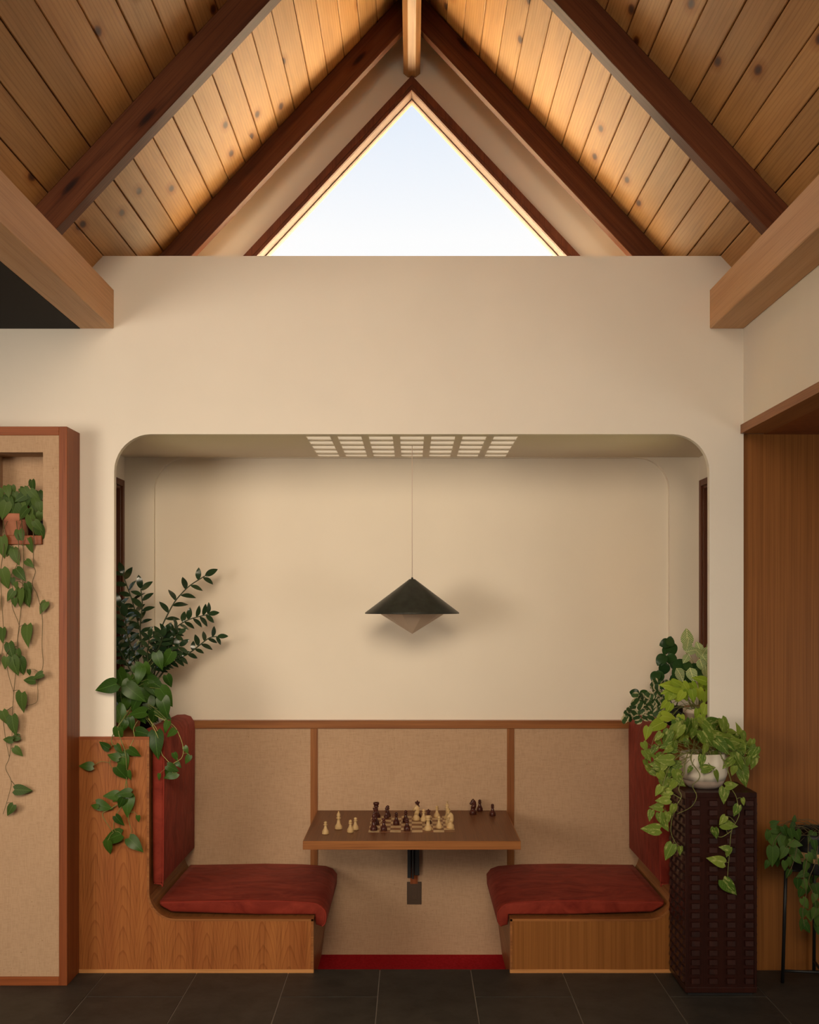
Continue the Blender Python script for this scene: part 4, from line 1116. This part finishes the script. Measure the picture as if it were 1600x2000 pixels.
nv = [[(40,1000),(44,1035),(45,1065),(46,1100),(44,1140),(41,1190),(37,1225),(33,1262),(32,1300),(28,1340),(25,1380),(23,1440),(18,1480),(11,1500),(22,1527),(16,1557),(6,1590)],
      [(60,1000),(66,1050),(65,1080),(66,1105),(69,1117),(63,1140),(72,1160),(80,1190),(83,1215),(82,1260),(84,1300),(74,1330),(74,1355),(71,1372),(52,1378)],
      [(30,1000),(36,1060),(34,1100),(22,1125),(25,1155),(24,1185),(37,1220),(35,1245),(31,1280)],
      [(5,1000),(8,1060),(1,1120),(3,1170),(7,1240),(3,1280),(-4,1320)], [(22,1525),(28,1532),(33,1539)], [(33,1262),(14,1275),(15,1310),(26,1350)], [(25,1380),(8,1395),(9,1430),(18,1478)], [(-8,1000),(-14,1060),(-20,1140),(-18,1240),(-25,1330)]]
for v_ in nv: np_.vine([P(a[0], a[1], -0.13 if a[1] < 1030 else -0.208 + np_.rng.uniform(-.008, .008)) for a in v_], 0.0018)
ntl = [(30,1088,28,75),(58,1101,18,45),(40,1122,28,55),(9,1132,38,85),(25,1136,13,80),(31,1145,15,90),(57,1150,22,60),(19,1164,22,120),(37,1170,32,92),(51,1169,32,80),(28,1178,16,100),(83,1187,22,120),(51,1242,36,95),(3,1242,28,90),(20,1272,28,75),(35,1280,20,80),(28,1302,34,80),(42,1302,30,70),(10,1296,22,110),(56,1328,24,190),(73,1320,20,150),(57,1314,11,80),(41,1374,36,92),(10,1404,30,75),(25,1418,34,85),(27,1442,20,160),(14,1445,20,190),(36,1469,20,55),(45,1543,27,5),(19,1583,22,120),(-10,1180,26,80),(-12,1290,26,100),(-22,1120,26,80)]
for px, py, ln, an in ntl: np_.leaf(px, py, ln, an, -0.218)
np_.done()

# ---- right ledge: lime pothos in cream pot
def ledge_pot(px, Y): return Vector((P(px, 1400, Y).x, Y, ZL))
lc = ledge_pot(1356, 0.16); lc.x = 1.322
lm = Plant('lime_pothos', 'lime-green pothos in a cream pot on the ledge behind the white bowl', lc, 'heart', 'lf_lime', 'stem', 31)
pot(lm.root, lc, 0.058, 0.072, 0.17, 'cream_pot', 0.006, 0.022)
lt = lc + Vector((0, 0, 0.155))
for px, py, ln, an, Y in [(1312,1339,38,200,0.08),(1324,1335,22,20,0.06),(1342,1345,24,60,0.07),(1329,1362,22,110,0.05),(1339,1360,20,60,0.08),(1354,1360,24,90,0.05),(1367,1358,22,70,0.06),(1378,1364,26,90,0.07),(1312,1360,22,120,0.07),(1320,1362,20,90,0.09),(1305,1366,20,100,0.08),(1306,1385,22,120,0.05),(1291,1399,20,150,0.04),(1308,1401,26,20,0.03),(1362,1396,20,92,0.05),(1375,1390,26,110,0.05),(1329,1409,22,100,0.03),(1371,1409,22,80,0.03),(1279,1418,34,150,0.02),(1264,1433,24,110,0.0),(1367,1326,27,200,0.08),(1357,1343,20,60,0.12),(1372,1342,22,90,0.12),(1385,1350,22,90,0.12),(1390,1370,24,90,0.10),(1395,1390,24,90,0.10),(1335,1348,20,150,0.12),(1300,1352,18,160,0.1),(1297,1378,18,130,0.07)]:
    lm.leaf(px, py, ln, an, Y, src=lt + Vector((lm.rng.uniform(-.045, .045), lm.rng.uniform(-.05, .02), 0)))
lm.vine([P(1325,1385,0.10), P(1301,1412,0.03), P(1281,1435,0.0), P(1273,1456,-0.01), P(1271,1469,-0.02)], 0.002)
lm.done()
# ---- pinstriped plant
bc = ledge_pot(1362, 0.50); bc.x = 1.400
bk = Plant('pinstriped_philodendron', 'upright pale pinstriped plant, topmost leaves at the right ledge', bc, 'lance', 'lf_birkin', 'stem_pale', 37)
pot(bk.root, bc, 0.055, 0.07, 0.15, 'terracotta')
bt = bc + Vector((0, 0, 0.14))
for px, py, ln, an, Y in [(1343,1245,30,-92,0.40),(1344,1260,24,-70,0.36),(1352,1270,22,-10,0.34),(1365,1264,20,-105,0.38),(1377,1272,18,-60,0.38),(1367,1277,20,40,0.34),(1378,1289,22,60,0.34),(1371,1299,24,70,0.34),(1340,1287,18,120,0.34),(1384,1280,22,20,0.4),(1390,1295,24,40,0.4),(1330,1318,26,60,0.28),(1352,1318,24,80,0.28),(1388,1262,22,-80,0.42),(1380,1312,22,90,0.32)]:
    bk.leaf(px, py, ln, an, Y, src=bt + Vector((bk.rng.uniform(-.03, .03), bk.rng.uniform(-.03, .03), 0)), tilt=0.6, ws=1.25)
bk.done()
# ---- broad dark leaves
rc_ = ledge_pot(1300, 0.62)
rb = Plant('round_leaf_plant', 'climbing plant with round dark leaves against the cream back wall', (rc_.x + 0.04, 0.60, ZL), 'round', 'lf_rubber', 'stem_dark', 41)
pot(rb.root, (rc_.x + 0.04, 0.60, ZL), 0.05, 0.062, 0.14, 'black_plastic')
rb.vine_px([(1322,1395),(1300,1350),(1284,1335),(1295,1312),(1310,1290),(1312,1265),(1308,1256)], 0.60, 0.0028, 0.55)
rb.vine_px([(1318,1392),(1330,1345),(1334,1310)], 0.58, 0.003, 0.45)
rb.vine_px([(1312,1395),(1280,1385),(1262,1368),(1250,1354)], 0.60, 0.0024, 0.52)
for px, py, ln, an, Y in [(1300,1256,21,160,0.54),(1310,1253,19,-60,0.54),(1313,1268,23,70,0.54),(1301,1270,15,120,0.55),(1292,1288,22,125,0.54),(1312,1288,22,60,0.54),(1297.5,1306,22,110,0.53),(1280,1321,22,130,0.53),(1287,1322,22,90,0.53),(1281,1337,20,150,0.52),(1240,1353,17,190,0.5),(1258,1353,16,-30,0.5),(1318,1300,18,20,0.5),(1290,1338,18,60,0.5)]:
    rb.leaf(px, py, ln, an, Y)
for px, py, ln, an, Y in [(1335,1299,38,8,0.40),(1346,1301,24,30,0.38),(1363,1306,32,8,0.38),(1322,1315,30,100,0.38),(1339,1316,26,95,0.38),(1369,1314,28,30,0.38),(1316,1328,26,120,0.4),(1328,1332,26,80,0.4),(1350,1330,26,60,0.36)]:
    rb.leaf(px, py, ln, an, Y, kind='lance')
rb.done()
# ---- small cream-edged plant
hc = P(1290, 1400, 0.36); hc.z = ZL
hy = Plant('cream_edged_plant', 'bushy plant with small cream-edged leaves resting on the red back cushion', (1.312, 0.36, ZL), 'round', 'lf_hoya', 'stem_dark', 43)
pot(hy.root, (1.312, 0.36, ZL), 0.045, 0.056, 0.115, 'black_plastic')
ht = Vector((1.312, 0.36, ZL + 0.11))
for v_ in ([(1275,1380),(1255,1370),(1240,1375),(1232,1392)], [(1280,1375),(1262,1385),(1250,1398),(1258,1408)], [(1285,1370),(1270,1362),(1256,1362)], [(1290,1368),(1284,1350),(1290,1338)]):
    sp = hy.vine_px(v_, 0.32, 0.0018, 0.26)
    hy.vine([ht, sp[0]], 0.002)
for px, py in [(1226,1395),(1221,1404),(1231,1402),(1239,1392),(1236,1381),(1241,1372),(1250,1378),(1248,1365),(1256,1371),(1262,1377),(1252,1390),(1258,1396),(1266,1386),(1270,1394),(1244,1402),(1262,1402),(1272,1402),(1254,1360),(1265,1365),(1270,1374),(1242,1358),(1276,1382),(1230,1388),(1247,1408),(1268,1358)]:
    hy.leaf(px, py, hy.rng.uniform(13, 18), hy.rng.uniform(20, 200), 0.27, tilt=0.9)
for k in range(30):
    hy.leaf(hy.rng.gauss(1288, 9), hy.rng.gauss(1354, 15), hy.rng.uniform(9, 14), hy.rng.uniform(30, 150), 0.26, tilt=0.8)
for k in range(14):
    hy.leaf(hy.rng.gauss(1290, 10), hy.rng.gauss(1385, 12), hy.rng.uniform(12, 17), hy.rng.uniform(30, 150), 0.26, tilt=0.8)
hy.done()

# ---- golden pothos in white bowl on the pedestal
YG = -0.165; gx = (1374.5 - VX)/PXM(YG)
gp = Plant('golden_pothos', 'golden pothos in an ivory bowl on the carved pedestal, vines hanging down', (gx, YG, PZ), 'heart', 'lf_golden', 'stem', 51)
GH = 0.150; gp.tilt = 0.8; gp.size = 1.08
lathe('bowl', [(0, 0.036), (0.0905, 0.036), (0.099, 0.058), (0.1035, 0.085), (0.1025, 0.115), (0.098, GH - 0.003), (0.096, GH), (0.091, GH), (0.0955, 0.11), (0.09, 0.10), (0, 0.10)], (gx, YG, PZ), M['white_pot'], gp.root, 48)
lathe('bowl_foot', [(0, 0.0), (0.062, 0.0), (0.078, 0.012), (0.0905, 0.036), (0, 0.036)], (gx, YG, PZ), M['raw_clay'], gp.root, 48)
lathe('soil', [(0, 0.125), (0.0915, 0.122), (0.0915, 0.112), (0, 0.112)], (gx, YG, PZ), M['soil'], gp.root, 24)
gt = Vector((gx, YG, PZ + 0.122))
gcr = [(1346,1422,32,100,-.22),(1359,1422,26,80,-.24),(1322,1431,36,120,-.22),(1312,1422,16,150,-.2),(1354,1435,20,90,-.26),(1380,1422,36,60,-.2),(1388,1424,32,40,-.22),(1399,1411,36,-20,-.15),(1393,1441,38,10,-.26),(1410,1439,40,0,-.25),(1417,1422,36,60,-.18),(1432,1429,18,0,-.18),(1446,1428,32,-98,-.16),(1451,1446,30,20,-.2),(1432,1444,26,20,-.22),(1444,1454,32,15,-.23),(1425,1458,30,40,-.27),(1414,1459,36,50,-.28),(1384,1446,40,50,-.28),(1378,1467,28,95,-.29),(1301,1444,32,110,-.22),(1309,1465,26,90,-.24),(1320,1461,24,80,-.25),(1290,1454,20,60,-.22),(1277,1465,20,120,-.22),(1266,1476,24,60,-.22),(1275,1474,20,40,-.22),(1297,1484,34,182,-.27),(1296,1497,24,120,-.26),(1264,1493,20,60,-.22),(1269,1504,22,60,-.22),(1284,1510,24,20,-.23),(1303,1516,26,100,-.26),(1294,1519,26,60,-.26),(1329,1527,28,40,-.30),(1312,1532,20,70,-.28),(1309,1544,22,100,-.28),(1322,1517,24,80,-.29),
 (1470,1467,34,35,-.2),(1464,1480,28,110,-.2),(1472,1491,24,110,-.2),(1442,1491,32,60,-.24),(1455,1493,26,100,-.22),(1421,1491,26,140,-.27),(1434,1480,22,80,-.24),(1455,1519,40,65,-.24),(1432,1506,20,100,-.26),(1402,1517,24,60,-.29),(1385,1500,28,-10,-.29),(1371,1487,24,100,-.295),(1346,1504,16,120,-.29),(1335,1442,24,120,-.2),(1368,1440,22,80,-.24),(1405,1428,24,20,-.14),(1424,1445,26,30,-.2),(1400,1456,24,60,-.26),(1460,1462,24,40,-.18),(1340,1452,18,100,-.22),(1285,1480,22,140,-.22)]
for px, py, ln, an, Y in gcr: gp.leaf(px, py, ln, an, Y, src=gt + Vector((gp.rng.uniform(-.075, .075), gp.rng.uniform(-.08, .03), 0)))
GV = [[(1345,1468,-.26),(1338,1490,-.285),(1336,1512,-.29),(1326,1540,-.32),(1331,1556,-.335),(1318,1580,-.335),(1312,1605,-.335),(1311,1625,-.335),(1319,1645,-.335),(1333,1658,-.335),(1334,1667,-.335)],
      [(1352,1468,-.26),(1351,1488,-.29),(1366,1510,-.29),(1365,1522,-.29),(1353,1535,-.31),(1361,1555,-.34),(1350,1576,-.34),(1322,1590,-.34)],
      [(1334,1470,-.25),(1312,1490,-.27),(1296,1530,-.29),(1293,1560,-.31),(1300,1585,-.32),(1296,1610,-.32)],
      [(1405,1468,-.26),(1420,1500,-.28),(1428,1525,-.32),(1429,1540,-.335),(1438,1556,-.335),(1444,1587,-.335),(1440,1602,-.335),(1429,1623,-.335),(1425,1668,-.335),(1422,1700,-.335),(1421,1720,-.335)],
      [(1412,1465,-.22),(1440,1470,-.22),(1456,1490,-.22),(1450,1512,-.24)], [(1330,1470,-.22),(1300,1470,-.22),(1276,1490,-.22),(1280,1508,-.23),(1296,1520,-.25)], [(1330,1560,-.335),(1305,1548,-.335),(1290,1565,-.335)], [(1430,1622,-.335),(1412,1634,-.335),(1402,1634,-.335)]]
for v_ in GV: gp.vine([P(a, b_, c_) for a, b_, c_ in v_], 0.0022)
for k in range(22):
    gp.leaf(gp.rng.gauss(1298, 20), gp.rng.gauss(1492, 34), gp.rng.uniform(18, 28), gp.rng.uniform(50, 200), -0.25, src=None)
for k in range(14):
    gp.leaf(gp.rng.gauss(1448, 16), gp.rng.gauss(1466, 24), gp.rng.uniform(20, 30), gp.rng.uniform(-20, 120), -0.22, src=None)
for k in range(14):
    gp.leaf(gp.rng.uniform(1325, 1430), gp.rng.gauss(1432, 10), gp.rng.uniform(22, 32), gp.rng.uniform(20, 150), -0.14, src=gt + Vector((gp.rng.uniform(-.07, .07), gp.rng.uniform(-.05, .03), 0)))
for px, py, ln, an in [(1270,1620,34,175),(1282,1576,26,188),(1294,1563,28,180),(1292,1602,28,70),(1270,1593,22,110),(1300,1614,22,60),(1315,1584,26,100),(1306,1665,32,115),(1328,1662,16,100),(1300,1548,24,160),(1313,1536,22,120),(1414,1554,30,95),(1453,1567,16,60),(1411,1603,20,130),(1438,1584,22,120),(1426,1611,30,0),(1397,1629,24,80),(1415,1656,20,185),(1421,1665,22,110),(1399,1680,34,205),(1426,1735,38,50),(1431,1534,26,0),(1304,1598,22,90),(1286,1545,22,120)]:
    gp.leaf(px, py, ln, an, -0.345)
gp.done()

# ---- plant stand and philodendron at the right edge
SXc, SYc, SR = 1.760, -0.17, 0.160
st = empty('plant_stand', (SXc, SYc, 0)); tag(st, 'black metal plant stand in front of the teak panel', 'plant stand')
legs = []
for a in (172, 262, 352, 82):
    ca, sa = math.cos(R(a)), math.sin(R(a))
    t_, b_ = Vector((SXc + (SR - 0.012)*ca, SYc + (SR - 0.012)*sa, 0.56)), Vector((SXc + (SR + 0.004)*ca, SYc + (SR + 0.004)*sa, 0.0))
    bm = bmesh.new(); bm_tube(bm, [t_, b_], 0.0075, 10); from_bm('leg', bm, M['black'], st, True)
for a in (172, 262):
    ca, sa = math.cos(R(a)), math.sin(R(a))
    bm = bmesh.new(); bm_tube(bm, [(SXc + SR*ca, SYc + SR*sa, 0.052), (SXc - SR*ca, SYc - SR*sa, 0.052)], 0.006, 8); from_bm('cross_bar', bm, M['black'], st, True)
for a in (172, 262):
    ca, sa = math.cos(R(a)), math.sin(R(a))
    bm = bmesh.new(); bm_tube(bm, [(SXc + (SR - .011)*ca, SYc + (SR - .011)*sa, 0.485), (SXc - (SR - .011)*ca, SYc - (SR - .011)*sa, 0.485)], 0.006, 8); from_bm('support_bar', bm, M['black'], st, True)
pl = Plant('stand_philodendron', 'bushy heart-leaved plant in a black pot with pale wood band on the stand', (SXc, SYc, 0.492), 'heart', 'lf_phil', 'stem_brown', 61)
lathe('pot', [(0, 0), (0.120, 0), (0.126, 0.004), (0.130, 0.052), (0.130, 0.088), (0.135, 0.15), (0.137, 0.168), (0.131, 0.168), (0.128, 0.145), (0, 0.145)], (SXc, SYc, 0.492), M['black_plastic'], pl.root, 48)
lathe('wood_band', [(0.1295, 0.050), (0.1345, 0.051), (0.1355, 0.090), (0.1305, 0.091)], (SXc, SYc, 0.492), M['light_wood'], pl.root, 48)
lathe('soil', [(0, 0.155), (0.127, 0.152), (0.127, 0.1455), (0, 0.1455)], (SXc, SYc, 0.492), M['soil'], pl.root, 24)
pt_ = Vector((SXc - 0.02, SYc - 0.02, 0.65))
for px, py, ln, an in [(1521,1620,24,0),(1515,1607,16,-20),(1550,1608,16,-80),(1552,1598,12,-80),(1534,1652,36,85),(1510,1674,34,95),(1510,1640,30,80),(1500,1634,18,90),(1547,1630,22,70),(1560,1634,24,60),(1556,1648,24,20),(1584,1636,22,130),(1592,1652,18,80),(1560,1668,24,30),(1547,1666,18,60),(1560,1680,20,40),(1498,1690,16,110),(1518,1686,18,80),(1534,1692,20,80),(1584,1678,22,60),(1596,1672,22,40),(1598,1706,26,100),(1566,1708,22,160),(1558,1728,20,90),(1572,1730,20,80),(1564,1746,20,100),(1578,1740,20,80),(1574,1766,20,60),(1596,1740,22,90),(1568,1786,20,90),(1596,1772,20,80),(1590,1786,20,100),(1568,1808,22,100),(1578,1814,20,60),(1598,1800,22,90),(1598,1814,20,90),(1540,1708,18,100),(1524,1640,24,100),(1528,1668,24,110),(1545,1685,22,70),(1575,1695,22,100),(1585,1720,20,60),(1590,1756,18,100),(1582,1790,18,70),(1606,1690,22,80),(1612,1730,24,90),(1616,1650,24,60),(1625,1690,24,90),(1640,1660,26,60),(1655,1640,24,30),(1650,1690,24,80),(1535,1625,22,60)]:
    Yl = -0.33 if py < 1700 else -0.30
    pl.leaf(px, py, ln, an, Yl + pl.rng.uniform(0, 0.05), src=pt_ + Vector((pl.rng.uniform(-.1, .08), pl.rng.uniform(-.08, 0), 0)) if py < 1670 else None, maxd=0.3)
for v_ in ([(1560,1622),(1556,1660),(1548,1690),(1538,1712)], [(1580,1622),(1578,1670),(1570,1710),(1575,1745),(1568,1780),(1572,1810)], [(1600,1622),(1594,1680),(1580,1720),(1590,1750),(1594,1780),(1584,1800)], [(1545,1620),(1524,1628),(1510,1650),(1506,1680)], [(1610,1625),(1606,1700),(1610,1760),(1600,1806)]):
    pl.vine([P(a, b_, -0.25 if b_ < 1625 else -0.315) for a, b_ in v_], 0.0018)
pl.done()
